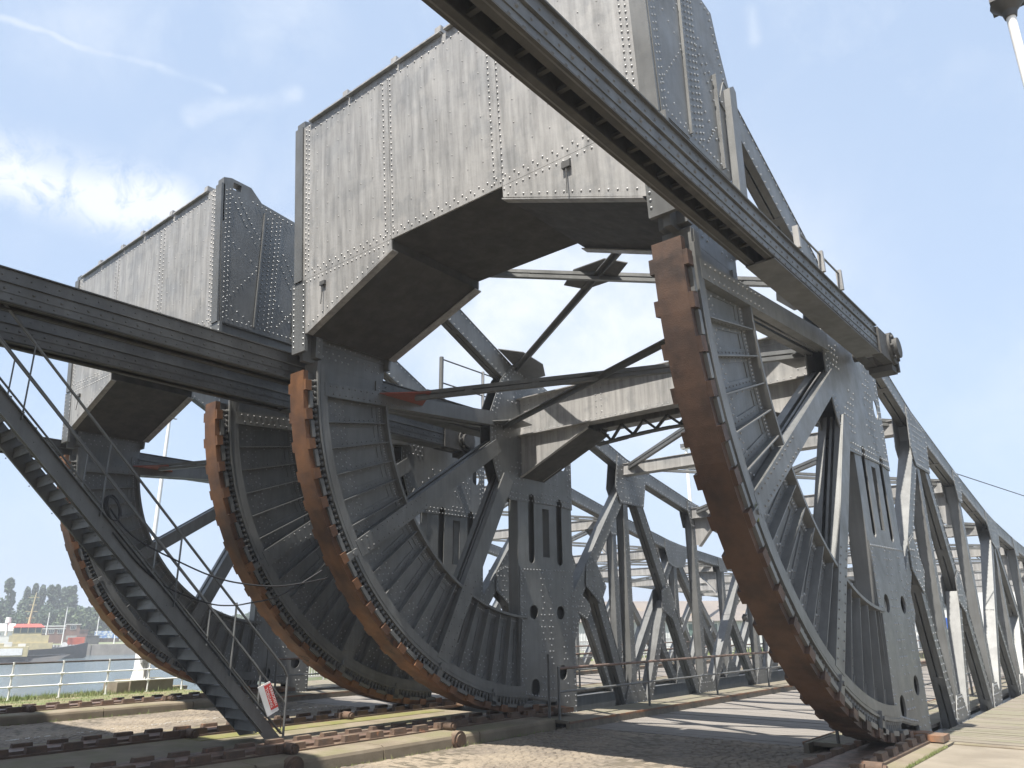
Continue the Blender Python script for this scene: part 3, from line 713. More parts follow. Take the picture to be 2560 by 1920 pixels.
leafA = thing('bascule_bridge', (-W/2, 0, 0), 'nearer grey riveted bascule leaf, its counterweight box cut off by the top of the picture', 'bridge', 'twin rolling bascule leaves')
segment(leafA, W/2, rustA); segment(leafA, -W/2, rustB)
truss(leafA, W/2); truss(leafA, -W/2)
cross_parts(leafA); deck(leafA)
leafB = copy_tree(leafA); leafB.location.x = -W/2-DX
leafB['label'] = 'farther grey riveted bascule leaf on the left, its whole counterweight box behind the stairway'
for o in kids(leafB):
    if o.name.startswith('segment_girder'):
        for c in kids(o):
            if c.name.startswith(('tread',)): c.material_slots[0].material = rustB

# ------------------------------------------------------------------ ground, tracks, roads
def struct(o): o['kind'] = 'structure'; return o
struct(MB().box(-25.6, 60, -70, .95, -4.5, -.40).build('quay_ground', concrete))
struct(MB().box(-25.6, -19.25, -70, .94, -.399, -.27).build('grass_verge', soil_m))
# track slabs with a kerb whose stones are separate pieces
def slab(x0, x1, ya, yb, top=-.07, kerb=None, name='track_slab'):
    k0 = x0+(.42 if kerb in ('l', 'b') else 0); k1 = x1-(.42 if kerb in ('r', 'b') else 0)
    o = struct(MB().box(k0, k1, ya, yb, -.5, top).build(name, concrete))
    for side, on_ in (('l', kerb in ('l', 'b')), ('r', kerb in ('r', 'b'))):
        if not on_: continue
        y = yb; rnd = random.Random(5)
        while y > ya+.1:
            l = 2.35; y2 = max(ya, y-l)
            e = x0 if side == 'l' else x1; sg = 1 if side == 'l' else -1; t = top+rnd.uniform(-.012, .004)
            prof = [(e+sg*.42, -.5), (e, -.5), (e+sg*.015, t-.07), (e+sg*.03, t-.025), (e+sg*.075, t-.002), (e+sg*.42, t)]
            MB().py([(a, b) for a, b in prof], y2+.012, y-.012).build('kerb_stone', concrete, o); y = y2
    return o
slab(-9.53, -6.55, -20, -.25, kerb='r'); slab(-11.62, -9.56, -20, -.25, top=-.075)
slab(-19.25, -17.12, -20, -.2, kerb='r'); slab(-.48, .66, -20, .95, top=-.08)
struct(MB().box(-8.20, -8.02, -20, -.3, -.069, -.035).build('steel_strip', steel_worn))
struct(MB().box(.69, 60, -70, .72, -.399, -.10).build('pavement', pavement_m))
struct(MB().box(.69, 6, .73, .95, -.399, -.085).build('threshold_strip', concrete))
def road(x0, x1, nm):
    r = struct(MB().box(x0, x1, -70, .36, -.399, -.285).build(nm, joint_m))
    a = MB(); rnd = random.Random(11); y = .33; row = 0
    while y > -8.5:
        x = x0+.02+(rnd.random()*.12); wy = rnd.uniform(.105, .125)
        while x < x1-.1:
            w_ = rnd.uniform(.15, .21); x2 = min(x+w_, x1-.01); h = -.270+rnd.uniform(-.010, .006)+.012*math.sin(x*1.7+y*.9); t = rnd.uniform(-.004, .004)
            y2 = y-wy+.012
            a.add([(x, y2, -.284), (x2-.012, y2, -.284), (x2-.012, y, -.284), (x, y, -.284), (x+.02, y2+.018, h+t), (x2-.032, y2+.018, h), (x2-.032, y-.018, h-t), (x+.02, y-.018, h)], [(4, 5, 6, 7), (0, 1, 5, 4), (1, 2, 6, 5), (2, 3, 7, 6), (3, 0, 4, 7)])
            x = x2
        y -= wy
    o = a.build('setts', sett_m, r); o['kind'] = 'stuff'
    return r
road(-6.549, -.485, 'near_road'); road(-17.119, -11.621, 'far_road')
a = MB(); rnd = random.Random(2)
for i in range(90):
    y = -8+i*.09; x = -14.4-.045*(y+4)+rnd.uniform(-.05, .05); l = rnd.uniform(.02, .11); w_ = rnd.uniform(.01, .03)
    if rnd.random() < .65: a.box(x, x+w_, y, y+l, -.262, -.256)
o = a.build('worn_paint_line', white_p); o['kind'] = 'structure'

TP = .541
def track(x, label):
    t = thing('rolling_track', (x, 0, 0), label, 'track', 'rolling tracks of the bascule leaves')
    MB().box(-.22, .22, -17, .75, -.10, -.004).build('track_plate', steel_worn, t)
    MB().box(-.40, -.221, -17, .75, -.10, -.045).build('track_flange', rust_iron, t); MB().box(.221, .40, -17, .75, -.10, -.045).build('track_flange', rust_iron, t)
    def tooth_mesh(dx):
        a = MB(); w0, w1 = -.155, .155; a.hexa([(-.065, w0, -.045), (.065, w0, -.045), (.065, w1, -.045), (-.065, w1, -.045), (-.052, w0+.012, .052), (.052, w0+.012, .052), (.052, w1-.012, .052), (-.052, w1-.012, .052)]); return a.mesh('track_tooth', rust_iron)
    me = tooth_mesh(0); k = 0
    while True:
        y = .335-TP*k
        if y < -16.5: break
        for xx in (-.295, .295): link('track_tooth', me, t, (xx, y+(0 if xx > 0 else 0), 0), (0, 0, random.uniform(-.02, .02)))
        k += 1
    for y in (-2.9, -6.4, -9.8, -13.2):
        a = MB(); a.cyl((.36, y, .0), (.62, y, .0), .085, 12).box(.30, .42, y-.14, y+.14, -.05, .06).cyl((.60, y, .0), (.66, y, .0), .055, 8); a.build('holding_bolt', rust_iron, t)
    a = MB(); a.px([(.62, -.06), (1.0, -.06), (1.02, -.02), (1.0, .05), (.62, .055)], -.36, .36).box(.36, .60, .55, 1.0, -.06, .035); a.build('end_shoe', steel_edge, t)
    return t
track(0, 'rusty toothed rolling track beneath the brown tread at the right')
track(-W, 'rusty toothed rolling track beside the rounded kerb in the centre')
track(-DX, 'rusty toothed rolling track beneath the stairway between two road lanes')
track(-DX-W, 'rusty toothed rolling track nearest the white quay railing')
# round-headed anchors let into the near kerb face
for y in (-3.2, -6.7):
    tag(MB().cyl((-6.62, y, -.17), (-6.50, y, -.17), .155, 18).cyl((-6.50, y, -.17), (-6.47, y, -.17), .11, 14).build('kerb_anchor', rust_iron),
        'round brown anchor head in the kerb %s' % ('near the middle segment' if y > -5 else 'at the foot of the stairs'), 'anchor', 'round anchor heads in the near kerb')

# footways outside the leaves
def footway(x0, x1, label, rail=None):
    f = thing('footway', ((x0+x1)/2, .96, -.10), label, 'footway', 'plank footways outside the leaves'); hw = (x1-x0)/2
    ms = [MB().box(-hw, hw, 0, .178, -.06, random.uniform(-.004, .004)).mesh('plank', plank_m) for _ in range(5)]
    y = 0; k = 0
    while k < 96: link('plank', random.choice(ms), f, (0, y, random.uniform(-.003, .003))); y += .187; k += 1
    a = MB()
    while y < 33.3: a.box(-hw, hw, y, y+.178, -.06, 0); y += .187
    o = a.build('planks', plank_m, f); o['kind'] = 'stuff'
    MB().box(-hw, -hw+.1, 0, 33.4, -.35, -.062).box(hw-.1, hw, 0, 33.4, -.35, -.062).build('footway_beam', paint_dark, f)
    return f
footway(.22, 3.7, 'weathered plank footway along the outer side of the right-hand truss')
footway(-DX-W-3.7, -DX-W-.22, 'plank footway beyond the leftmost truss beside the white pickets')
def pickets(x, ya, yb, label):
    t = thing('picket_railing', (x, ya, -.1), label, 'railing'); n = 0; y = ya
    while y < yb:
        MB().box(-.03, .03, 0, .05, 0, 1.12).build('post', white_p, t, (0, y-ya, 0)); y += 2.0
    MB().box(-.02, .02, 0, yb-ya, 1.02, 1.08).build('top_rail', white_p, t); MB().box(-.02, .02, 0, yb-ya, .12, .17).build('bottom_rail', white_p, t)
    me = MB().box(-.011, .011, -.011, .011, .17, 1.02).mesh('picket', white_p); y = .12; 
    while y < yb-ya:
        if n < 280: link('picket', me, t, (0, y, 0)); n += 1
        y += .12
    return t
pickets(-DX-W-3.65, 1.2, 33.8, 'white picket railing at the outer edge of the farther leaf')

# water, far banks
water_m = bpy.data.materials.new('dock_water'); water_m.use_nodes = True; t = water_m.node_tree; b = t.nodes['Principled BSDF']
b.inputs['Base Color'].default_value = (.085, .115, .125, 1); b.inputs['Roughness'].default_value = .12; b.inputs['IOR'].default_value = 1.33
geo = t.nodes.new('ShaderNodeNewGeometry'); n1 = t.nodes.new('ShaderNodeTexNoise'); n1.inputs['Scale'].default_value = 1.6; n1.inputs['Detail'].default_value = 6
n1.inputs['Roughness'].default_value = .62; t.links.new(geo.outputs['Position'], n1.inputs['Vector']); bp = t.nodes.new('ShaderNodeBump'); bp.inputs['Strength'].default_value = .9; bp.inputs['Distance'].default_value = .22
t.links.new(n1.outputs['Fac'], bp.inputs['Height']); t.links.new(bp.outputs[0], b.inputs['Normal'])
struct(MB().add([(-2500, -2500, -3.2), (2500, -2500, -3.2), (2500, 2500, -3.2), (-2500, 2500, -3.2)], [(0, 1, 2, 3)]).build('water', water_m))
def pol(bearing, dist): t = rad(bearing); return Vector((CAM.x-math.sin(t)*dist, CAM.y+math.cos(t)*dist, 0))
# far bank across the dock: a straight quay
fc = pol(69.5, 196); fd = Vector((math.sin(rad(69.5+90)), -math.cos(rad(69.5+90)), 0)); fd = Vector((math.cos(rad(69.5)), math.sin(rad(69.5)), 0)); fn = Vector((-math.sin(rad(69.5)), math.cos(rad(69.5)), 0))
def FB(s_, d, z): return fc+fd*s_+fn*d+Vector((0, 0, z))
struct(MB().hexa([FB(-400, 0, -5), FB(700, 0, -5), FB(700, 2200, -5), FB(-400, 2200, -5), FB(-400, 0, -1.05), FB(700, 0, -1.05), FB(700, 2200, -1.05), FB(-400, 2200, -1.05)]).build('far_bank', land_m))
q = thing('quay_wall', tuple(FB(0, 0, -3.2)), 'stone quay wall across the dock, lit pale beside the moored tug', 'wall')
for i in range(30):
    s0 = -120+i*11.5; a = MB(); loc = FB(0, 0, -3.2)
    a.hexa([FB(s0+.1, -1.1, -5)-loc, FB(s0+11.4, -1.1, -5)-loc, FB(s0+11.4, -.02, -5)-loc, FB(s0+.1, -.02, -5)-loc, FB(s0+.1, -.9, -1.0)-loc, FB(s0+11.4, -.9, -1.0)-loc, FB(s0+11.4, .5, -1.0)-loc, FB(s0+.1, .5, -1.0)-loc]); a.build('wall_block', stone_m, q)
struct(MB().box(-75, 1500, 34.9, 2400, -5, -1.06).build('opposite_bank', land_m))
struct(MB().box(-23, 4.5, 34.45, 40, -4.8, -.30).build('abutment', concrete))
struct(MB().box(-18.2, -11.0, 34.5, 140, -.9, -.29).build('far_roadway', joint_m)); struct(MB().box(-6.4, -1.2, 34.5, 140, -.9, -.28).build('near_roadway_beyond', joint_m))

# ------------------------------------------------------------------ operating struts and the machinery house they run into
def strut(x, sgn, label):
    """x: centre plane; sgn: +1 when it runs on the right of its truss"""
    t = thing('operating_strut', (x, 0, 6.5), label, 'strut', 'operating struts')
    YE = -16.8; w = .165
    for s_ in (-1, 1):
        a = MB(); rv = MB(); x0, x1 = sorted((s_*w, s_*(w-.018)))
        a.box(x0, x1, YE, -.35, -.25, .25); x0, x1 = sorted((s_*(w+.001), s_*(w+.035)))
        MB().box(x0, x1, YE, -.35, -.25, -.23).box(*sorted((s_*(w-.019), s_*(w-.09))), YE, -.35, -.25, -.23).build('strut_flange', dark_shade, t); a.box(x0, x1, YE, -.35, .05, .062)  # underside dirt and shade both put into the flange colour
        a.box(*sorted((s_*(w+.001), s_*(w+.012))), YE, -.35, -.10, .02)
        k = YE+.1; i = 0
        while k < -.4:
            rv.dome((s_*(w+.001), k, -.17), (s_, 0, 0), .020); rv.dome((s_*(w+.012), k+.08, -.04), (s_, 0, 0), .026 if i % 2 else .018); rv.dome((s_*(w+.001), k+.02, .16), (s_, 0, 0), .017)
            k += .19; i += 1
        wb = a.build('strut_web', strut_p, t); r_ = rv.build('rivets', strut_p, wb); r_['kind'] = 'stuff'
    MB().box(-w-.035, w+.035, YE, -.45, .251, .272).build('top_plate', paint_dark, t); MB().box(-w+.019, w-.019, YE, -5.2, .10, .12).box(-w+.0185, -w+.03, YE, -5.25, -.22, .1).box(w-.03, w-.0185, YE, -5.25, -.22, .1).build('shade_lining', shade_black, t)  # shade inside the strut put into the lining and top plate colours
    MB().box(-w+.10, w-.10, -5.2, -.35, -.262, -.251).box(-w-.03, w+.03, -5.2, -.40, -.275, -.263).build('bottom_plate', strut_p, t)
    me = MB().box(-w+.031, w-.031, 0, .05, -.12, -.08).mesh('batten', dark_shade); k = YE+.2  # battens coloured dark to sink into the painted shade of the strut
    while k < -5.4: link('batten', me, t, (0, k, 0)); k += .30
    a = MB(); a.box(-.16, .16, YE, -5.3, .05, .09); a.build('rack_bar', paint_dark, t)
    # end fork with rollers on the hub pin
    a = MB(); a.cyl((-.26, .30, .02), (.26, .30, .02), .30, 18); a.box(-.22, -.06, -.5, .32, -.28, .22).box(.06, .22, -.5, .32, -.28, .22); a.build('strut_fork', dark_shade, t)
    a = MB(); a.cyl((-.36*sgn*1.2, .25, 0), (.33*sgn, .25, 0), .10, 12).cyl((.28*sgn, .25, 0), (.36*sgn, .25, 0), .19, 12)
    for i in range(6):
        th = i*math.pi/3; a.cyl((.27*sgn, .25+.22*math.cos(th), .22*math.sin(th)), (.31*sgn, .25+.22*math.cos(th), .22*math.sin(th)), .035, 6)
    a.build('hub_pin', dark_shade, t)
    MB().box(-.24, .24, .50, .60, -.36, .10).box(-.20, .20, .2, .55, -.40, -.29).build('end_block', dark_shade, t)
    return t
strut(.65, 1, 'dark operating strut running overhead from the top edge to the right hub')
strut(-W-.65, -1, 'upper of the two riveted struts entering from the left edge')
strut(-DX+.65, 1, 'lower of the two riveted struts entering from the left edge')
strut(-DX-W-.65, -1, 'short visible strut behind the upper stairs at the left edge')
t = thing('strut_handrail', (.85, -3.3, 6.77), 'low handrail with thin posts on top of the overhead right strut', 'handrail')
for y in (-4.2, -3.2, -2.35):
    MB().box(-.04, .04, y+3.3-.03, y+3.3+.03, 0, .34).build('post', paint_box, t)
MB().cyl((0, -.9, .28), (0, .95, .28), .016, 6).build('rail', paint, t)
h = thing('machinery_house', (-8.8, -16.2, 0), 'unseen grey machinery house on columns behind the viewer, above the struts', 'house')  # out of view; placed and heightened so its shadow falls on the foreground
MB().box(-9.9, 9.9, -2.6, 2.8, 6.05, 6.2).build('floor', paint_dark, h)
for (x0, x1, y0, y1) in ((-9.9, 9.9, -2.6, -2.4), (-9.9, 9.9, 2.6, 2.8), (-9.9, -9.7, -2.39, 2.59), (9.7, 9.9, -2.39, 2.59)): MB().box(x0, x1, y0, y1, 6.21, 13.7).build('wall', paint_box, h)
MB().box(-10.1, 10.1, -2.8, 3.0, 13.71, 13.9).build('roof', paint_dark, h)
for x in (-9.6, -1.9, 1.5, 9.6):
    for y in (-2.3, .9): MB().box(x-.2, x+.2, y-.2, y+.2, -.3, 6.04).build('column', paint, h)

# ------------------------------------------------------------------ stairway
st = thing('stairway', (-8.76, -5.9, -.05), 'steep grey steel stairway with tube handrails rising to the left edge', 'stairway')
OX, OY = -8.76, -5.9
def sz(y): return .05-(y+5.70)*.985
YT = -12.6
for s_, xx in ((1, .39), (-1, -.39)):
    a = MB(); rv = MB(); x0, x1 = sorted((s_*(.39), s_*.372))
    a.px([(-.02+.20, .05), (YT-OY, sz(YT)+.05), (YT-OY, sz(YT)+.05-.34), (-.12, .05), ], x0, x1)
    for o0, o1 in ((0.0, -.02), (-.32, -.34)):
        ym = .18 if o0 == 0 else -.2
        a.px([(ym, sz(ym+OY)+.05+o0), (YT-OY, sz(YT)+.05+o0), (YT-OY, sz(YT)+.05+o1), (ym, sz(ym+OY)+.05+o1)], *sorted((s_*.371, s_*.45)))
    y = -6.1
    while y > YT:
        rv.dome((s_*.39, y-OY, sz(y)-.12), (s_, 0, 0), .011); rv.dome((s_*.39, y-OY-.09, sz(y)-.26), (s_, 0, 0), .011); y -= .38
    g = a.build('stringer', paint, st); r_ = rv.build('rivets', paint, g); r_['kind'] = 'stuff'
me = MB().box(-.37, .37, -.11, .12, -.012, .012).box(-.37, .37, -.11, -.098, -.05, .012).mesh('step', paint); me2 = MB().px([(-.10, -.012), (-.10, -.15), (-.085, -.15), (-.085, -.012)], -.37, .37).mesh('riser', paint)
k = 0
while True:
    z = .15+.197*k; y = -6.05-.197*k
    if y < YT+.2: break
    s0 = link('step', me, st, (0, y-OY, z+.17)); link('riser', me2, s0); k += 1
for s_ in (-1, 1):
    x = s_*.42
    pts = [(x, .22, .05), (x, .22, 1.02), (x, .14, 1.16)]+[(x, YT-OY, sz(YT)+1.13)]
    MB().path([Vector(p) for p in pts], .021, 8).build('handrail', paint, st)
    MB().path([Vector((x, .18, .62)), Vector((x, YT-OY, sz(YT)+.60))], .017, 8).build('middle_rail', paint, st)
    for y in (-6.8, -7.9, -9.22, -10.5, -11.7): MB().box(x-.022, x+.022, y-OY-.006, y-OY+.006, sz(y)-.05, sz(y)+1.12).build('rail_post', paint, st)
a = MB(); a.path([Vector((-8.33, -5.62, .62-.02*i-.0)) for i in range(2)], .012)
ch = thing('hanging_chain', (-8.34, -5.75, .2), 'short thin chain hanging at the foot of the stair handrail', 'chain')
for i in range(11): MB().cyl((0, 0, .36-i*.042), (0, .012 if i % 2 else 0, .325-i*.042), .009, 5).build('link', blackm, ch)

# sign hung askew on the rail: its face looks towards +x
sg = thing('warning_sign', (-8.28, -6.07, .64), 'white board with red panel hanging askew on the stair rail', 'sign')
sq = [(-.225, .19), (-.0, .28), (.22, -.19), (.008, -.285)]
MB().px(sq, -.006, .006).build('board', white_p, sg)
redm = mat('sign_red', (.62, .05, .04), .45, 0, (.52, .05, .04), 5)
MB().px([(-.115, .205), (.012, .252), (.205, -.135), (.066, -.185)], .0065, .009).build('red_panel', redm, sg)
def text(s_, size, loc, rot, m_, parent, name='lettering', ext=.0008):
    c = bpy.data.curves.new(name, 'FONT'); c.body = s_; c.size = size; c.extrude = ext; c.align_x = 'CENTER'; c.align_y = 'CENTER'
    o = bpy.data.objects.new('tmp', c); COL.objects.link(o); dg = bpy.context.evaluated_depsgraph_get(); me = bpy.data.meshes.new_from_object(o.evaluated_get(dg)); bpy.data.objects.remove(o)
    me.materials.clear(); me.materials.append(m_); r = bpy.data.objects.new(name, me); COL.objects.link(r); r.parent = parent; r.location = loc; r.rotation_euler = rot; return r
# local plane y-z, facing +x; writing runs down the tilted board
ang = math.atan2(-.385, .19)
for tx, off in (('VERBODEN', .040), ('TOEGANG', -.038)):
    d = Vector((math.cos(ang), math.sin(ang))); n_ = Vector((-d.y, d.x)); c = Vector((.042, .034))+n_*off
    o = text(tx, .072, (.0105, c.x, c.y), (0, 0, 0), white_p, sg)
    X_ = Vector((0, d.x, d.y)); Z_ = Vector((1, 0, 0)); Y_ = Z_.cross(X_); o.matrix_local = Matrix((X_, Y_, Z_)).transposed().to_4x4(); o.location = (.0105, c.x, c.y)

# cables slung from the stairs to the middle segment, with the coil they leave from
def cable(pts, r, label, name='slung_cable'):
    ps = []
    for i in range(len(pts)-1):
        p0 = Vector(pts[max(i-1, 0)]); p1 = Vector(pts[i]); p2 = Vector(pts[i+1]); p3 = Vector(pts[min(i+2, len(pts)-1)])
        for k in range(6):
            t = k/6; ps.append(.5*((2*p1)+(-p0+p2)*t+(2*p0-5*p1+4*p2-p3)*t*t+(-p0+3*p1-3*p2+p3)*t**3))
    ps.append(Vector(pts[-1])); return tag(MB().path(ps, r, 6).build(name, cable_m), label, 'cable')
cable([(-8.33, -9.1, 3.55), (-8.33, -8.83, 3.27), (-8.27, -8.52, 3.05), (-8.18, -7.96, 2.80), (-8.1, -7.46, 2.61), (-8.02, -6.98, 2.506), (-7.93, -6.25, 2.476), (-7.84, -5.35, 2.64)], .014, 'upper black cable sagging from the stair coil to the orange tread')
cable([(-8.35, -9.0, 3.2), (-8.35, -8.5, 2.72), (-8.35, -8.02, 2.407), (-8.25, -7.37, 2.183), (-8.15, -7.02, 2.149), (-8.05, -6.755, 2.188), (-7.95, -6.226, 2.32), (-7.84, -5.466, 2.775)], .012, 'lower black cable sagging below its twin towards the orange tread')
a = MB()
for j in range(4):
    pts = [Vector((-8.31+.03*math.sin(i*.5+j), -9.08+.12*math.cos(i*math.pi/9)+.012*j, 3.55+(.15+.01*j)*math.sin(i*math.pi/9)-.10*math.cos(i*math.pi/9))) for i in range(14 if j else 19)]; a.path(pts, .013, 6)
tag(a.build('cable_coil', cable_m), 'black coil of cable looped over the stair stringer', 'coil')

# ------------------------------------------------------------------ quay railing, pillar, grass
FX = -24.2
fe = thing('quay_railing', (FX, -4, -.27), 'white tubular quay railing with dark top rail beside the water', 'railing')
yv = [-16.9, -15.3, -13.7, -12.1, -10.5, -9.0, -7.6, -6.2, -4.75, -3.30, -1.85, -.45, .80]
for y in yv:
    MB().cyl((0, y+4, 0), (0, y+4, 1.06), .030, 8).cyl((0, y+4, 0), (0, y+4, .03), .075, 8).cyl((0, y+4, 1.04), (0, y+4, 1.13), .040, 8).build('post', white_p, fe)
    MB().cyl((0, y+3.94, .40), (0, y+4.06, .40), .042, 8).cyl((0, y+3.94, .74), (0, y+4.06, .74), .042, 8).build('rail_collar', white_p, fe)
railtop = mat('worn_top_rail', (.10, .08, .07), .5, .2, (.06, .05, .045), 5)
MB().cyl((0, -12.9, 1.09), (0, 4.85, 1.09), .028, 8).build('top_rail', railtop, fe)
for z in (.40, .74): MB().cyl((0, -12.9, z), (0, 4.85, z), .022, 8).build('rail', white_p, fe)
pi_ = thing('lantern_pillar', (-25.0, -.35, .12), 'white tapered pillar with grey box standing behind the quay railing', 'pillar')
a = MB(); 
for i in range(8):
    t0 = i*math.pi/4; 
a.cyl((0, 0, 0), (0, 0, .92), .34, 8, .15, smooth=False).cyl((0, 0, .92), (0, 0, .98), .20, 12).cyl((0, 0, .98), (0, 0, 1.12), .18, 12, .05)
a.build('shaft', white_p, pi_); MB().box(.12, .32, -.16, .12, .55, .86).build('switch_box', paint_box, pi_); MB().box(.18, .32, -.05, .05, -.0, .54).build('access_panel', paint_box, pi_)
bl = thing('stone_plinth', (-25.0, -.45, -.30), 'mossy stone plinth in the grass under the white pillar', 'plinth')
MB().box(-.55, .75, -.55, .95, 0, .42).build('block', concrete, bl); MB().box(-.45, .60, -.95, -.56, 0, .38).build('step_block', concrete, bl); MB().box(-.3, .3, .96, 1.75, 0, .12).build('low_block', concrete, bl)
def grass(name, x0, x1, y0, y1, z, n, h, seed=1, label=None):
    a = MB(); r = random.Random(seed)
    for i in range(n):
        x = r.uniform(x0, x1); y = r.uniform(y0, y1); hh = h*r.uniform(.4, 1.2)*(1 if r.random() < .85 else 1.7); t = r.uniform(0, 6.28); w_ = .006+hh*.03; dx, dy = math.cos(t)*w_, math.sin(t)*w_; lx, ly = r.uniform(-.3, .3)*hh, r.uniform(-.3, .3)*hh
        a.add([(x-dx, y-dy, z), (x+dx, y+dy, z), (x+lx, y+ly, z+hh)], [(0, 1, 2)])
    o = a.build(name, grass_m); o['kind'] = 'stuff'; return o
grass('verge_grass', -25.5, -23.9, -16, .85, -.27, 9000, .11, 1); grass('verge_grass_thin', -23.9, -19.4, -16, .85, -.27, 7000, .05, 2)
grass('joint_grass', .655, .70, -3.2, .3, -.09, 900, .035, 3); grass('kerb_grass', -6.54, -6.46, -8, -.6, -.28, 260, .05, 4); grass('kerb_grass', -17.11, -17.0, -8, -.6, -.28, 260, .06, 5)
grass('rim_weed', .19, .23, -5.2, -5.1, 2.95, 60, .13, 6)
moss_m = mat('track_moss', (.15, .15, .045), .95, 0, (.19, .16, .085), 2.4, .42, .62, bump=.5, bscale=60)
struct(MB().box(-10.1, -9.58, -6.5, -.5, -.0745, -.066).build('moss_strip', moss_m))

# ------------------------------------------------------------------ lamp posts and small street furniture near the bridge
def lamp(name, loc, h, r, label, head='flat', group=None, m_=white_p):
    t = thing(name, loc, label, 'lamp post', group); MB().cyl((0, 0, 0), (0, 0, h), r, 10, r*.6).build('pole', m_, t)
    if head == 'flat': MB().box(-h*.012-.1, h*.012+.1, -.12, .12, h-.02, h+.14).box(-.05, .05, -.35, .35, h-.06, h-.021).build('lamp_head', paint_box, t)
    if head == 'flood':
        MB().box(-.5, .5, -.35, .35, h, h+.12).build('platform', paint_box, t)
        for dx in (-.35, .35): MB().box(dx-.22, dx+.22, -.25, .2, h+.15, h+.6).build('floodlight', paint_dark, t)
    return t
lamp('lamp_post', (-32.3, 2.9, -1), 12.8, .13, 'white lamp post seen between the leftmost segment and the next')
p = pol(26.65, 88); lamp('flood_mast', (p.x, p.y, -1.05), 22.2, .30, 'tall white floodlight mast in front of the corrugated warehouse', 'flood')
t = thing('signal_mast', (3.80, -6.09, -.1), 'slim white mast with black signal box at the top right corner', 'mast')
MB().cyl((0, 0, 0), (0, 0, 7.85), .043, 14).build('pole', white_p, t)
MB().box(-.14, .14, -.13, .14, 7.86, 8.4).build('signal_box', blackm, t); MB().cyl((0, 0, 7.75), (0, 0, 7.86), .07, 16, .155).cyl((0, 0, 7.68), (0, 0, 7.75), .055, 12, .07).build('box_base', paint_dark, t)
cage = thing('platform_railing', (-9.0, -1.4, 6.9), 'open tube railing of a small platform seen under the counterweight box', 'railing')
for y, r_ in ((0, .055), (1.55, .04)): MB().cyl((0, y, -.2), (0, y, 1.35), r_, 8).build('post', paint if y == 0 else paint_box, cage)
for z in (.68, 1.30): MB().cyl((0, 0, z), (0, 3.0, z), .020, 6).build('rail', paint, cage)
gp = pol(8.35, 6.0)
t = thing('gate_post', (gp.x+.115, gp.y, -.1), 'dark red gate post with a worn brown cap at the right edge', 'post')
dred = mat('dark_red_paint', (.19, .03, .02), .5, 0, (.12, .03, .02), 5)
MB().cyl((0, 0, 0), (0, 0, 1.18), .05, 12).build('shaft', dred, t); MB().cyl((0, 0, 1.18), (0, 0, 1.36), .085, 14).cyl((0, 0, 1.36), (0, 0, 1.42), .085, 14, .05).build('cap', steel_worn, t)
gp2 = pol(8.15, 6.6)
t = thing('lantern', (gp2.x+.33, gp2.y, -.1), 'small dark lantern with brown lid cut off by the right edge', 'lantern')
MB().cyl((.12, .1, 0), (.12, .1, 2.03), .03, 8).build('stem', dred, t); MB().cyl((.06, 0, 2.03), (.06, 0, 2.19), .10, 12, .13).build('lamp_body', paint_dark, t); MB().cyl((.06, 0, 2.19), (.06, 0, 2.24), .17, 14, .16).build('lid', steel_worn, t)
# guy wire from the right truss
cable([(0, 8.6, 5.6), (3, 17, 4.6), (7, 30, 3.2)], .012, 'thin wire running off to the right from the top chord', 'guy_wire')

# ------------------------------------------------------------------ warehouse, offices, barrier beyond the lock
corr = mat('white_corrugated_sheet', (.55, .56, .56), .6, 0, (.46, .47, .47), .4, .4, .6, streaks=.12)
roofm = mat('weathered_sheet_roof', (.22, .19, .165), .85, 0, (.17, .15, .135), .15, .4, .6, streaks=.25, spot=(.26, .19, .10), spot_scale=.12, spot_lo=.60, spot_hi=.68)
winm = mat('green_window', (.10, .15, .13), .15, 0, (.08, .11, .10), 1)
glass_m = mat('dark_window_glass', (.05, .06, .07), .08)
A_ = pol(38, 86); B_ = pol(17, 96); ln = (B_-A_); ll = ln.length; wh = thing('warehouse', (A_.x, A_.y, -1.05), 'long white corrugated warehouse with a stained brownish roof beyond the bridge', 'warehouse', rz=math.atan2(ln.y, ln.x))
pm_ = MB(); 
for i in range(4): pm_.add([(i*.30, 0, 0), (i*.30+.15, -.05, 0), (i*.30+.15, -.05, 3.30), (i*.30, 0, 3.30), (i*.30+.30, 0, 0), (i*.30+.30, 0, 3.30)], [(0, 1, 2, 3), (1, 4, 5, 2)])
sheet = pm_.mesh('wall_sheet', corr)
for i in range(int(ll/1.2)): link('wall_sheet', sheet, wh, (i*1.2, 0, 0))
MB().box(0, ll, .02, 14, 0, 3.28).build('wall_core', corr, wh)
MB().px([(-.5, 3.29), (9, 5.65), (18, 3.29), (18, 3.22), (9, 5.58), (-.5, 3.21)], -.5, ll+.5).build('roof', roofm, wh)
for x in (ll*.495, ll*.545, ll*.80):
    f = MB().box(x-.85, x+.85, -.10, -.055, 1.65, 3.05).build('window_frame', white_p, wh); MB().box(x-.75, x-.04, -.115, -.101, 1.73, 2.97).build('window_pane', winm, f); MB().box(x+.04, x+.75, -.115, -.101, 1.73, 2.97).build('window_pane', winm, f)
bs = pol(12.3, 72); of = thing('office_building', (bs.x, bs.y, -1.05), 'white office building with dark window bands beyond the right-hand truss', 'building', rz=rad(8))
render_m = mat('white_render', (.62, .62, .60), .8, 0, (.54, .54, .53), .4)
grey_r = mat('grey_cladding', (.27, .29, .31), .7, 0, (.24, .26, .28), .6)
MB().box(-1.2, 3.2, 0, 8, 0, 5.3).box(-1.4, 3.4, -.2, 8, 5.31, 5.9).build('wall', render_m, of)
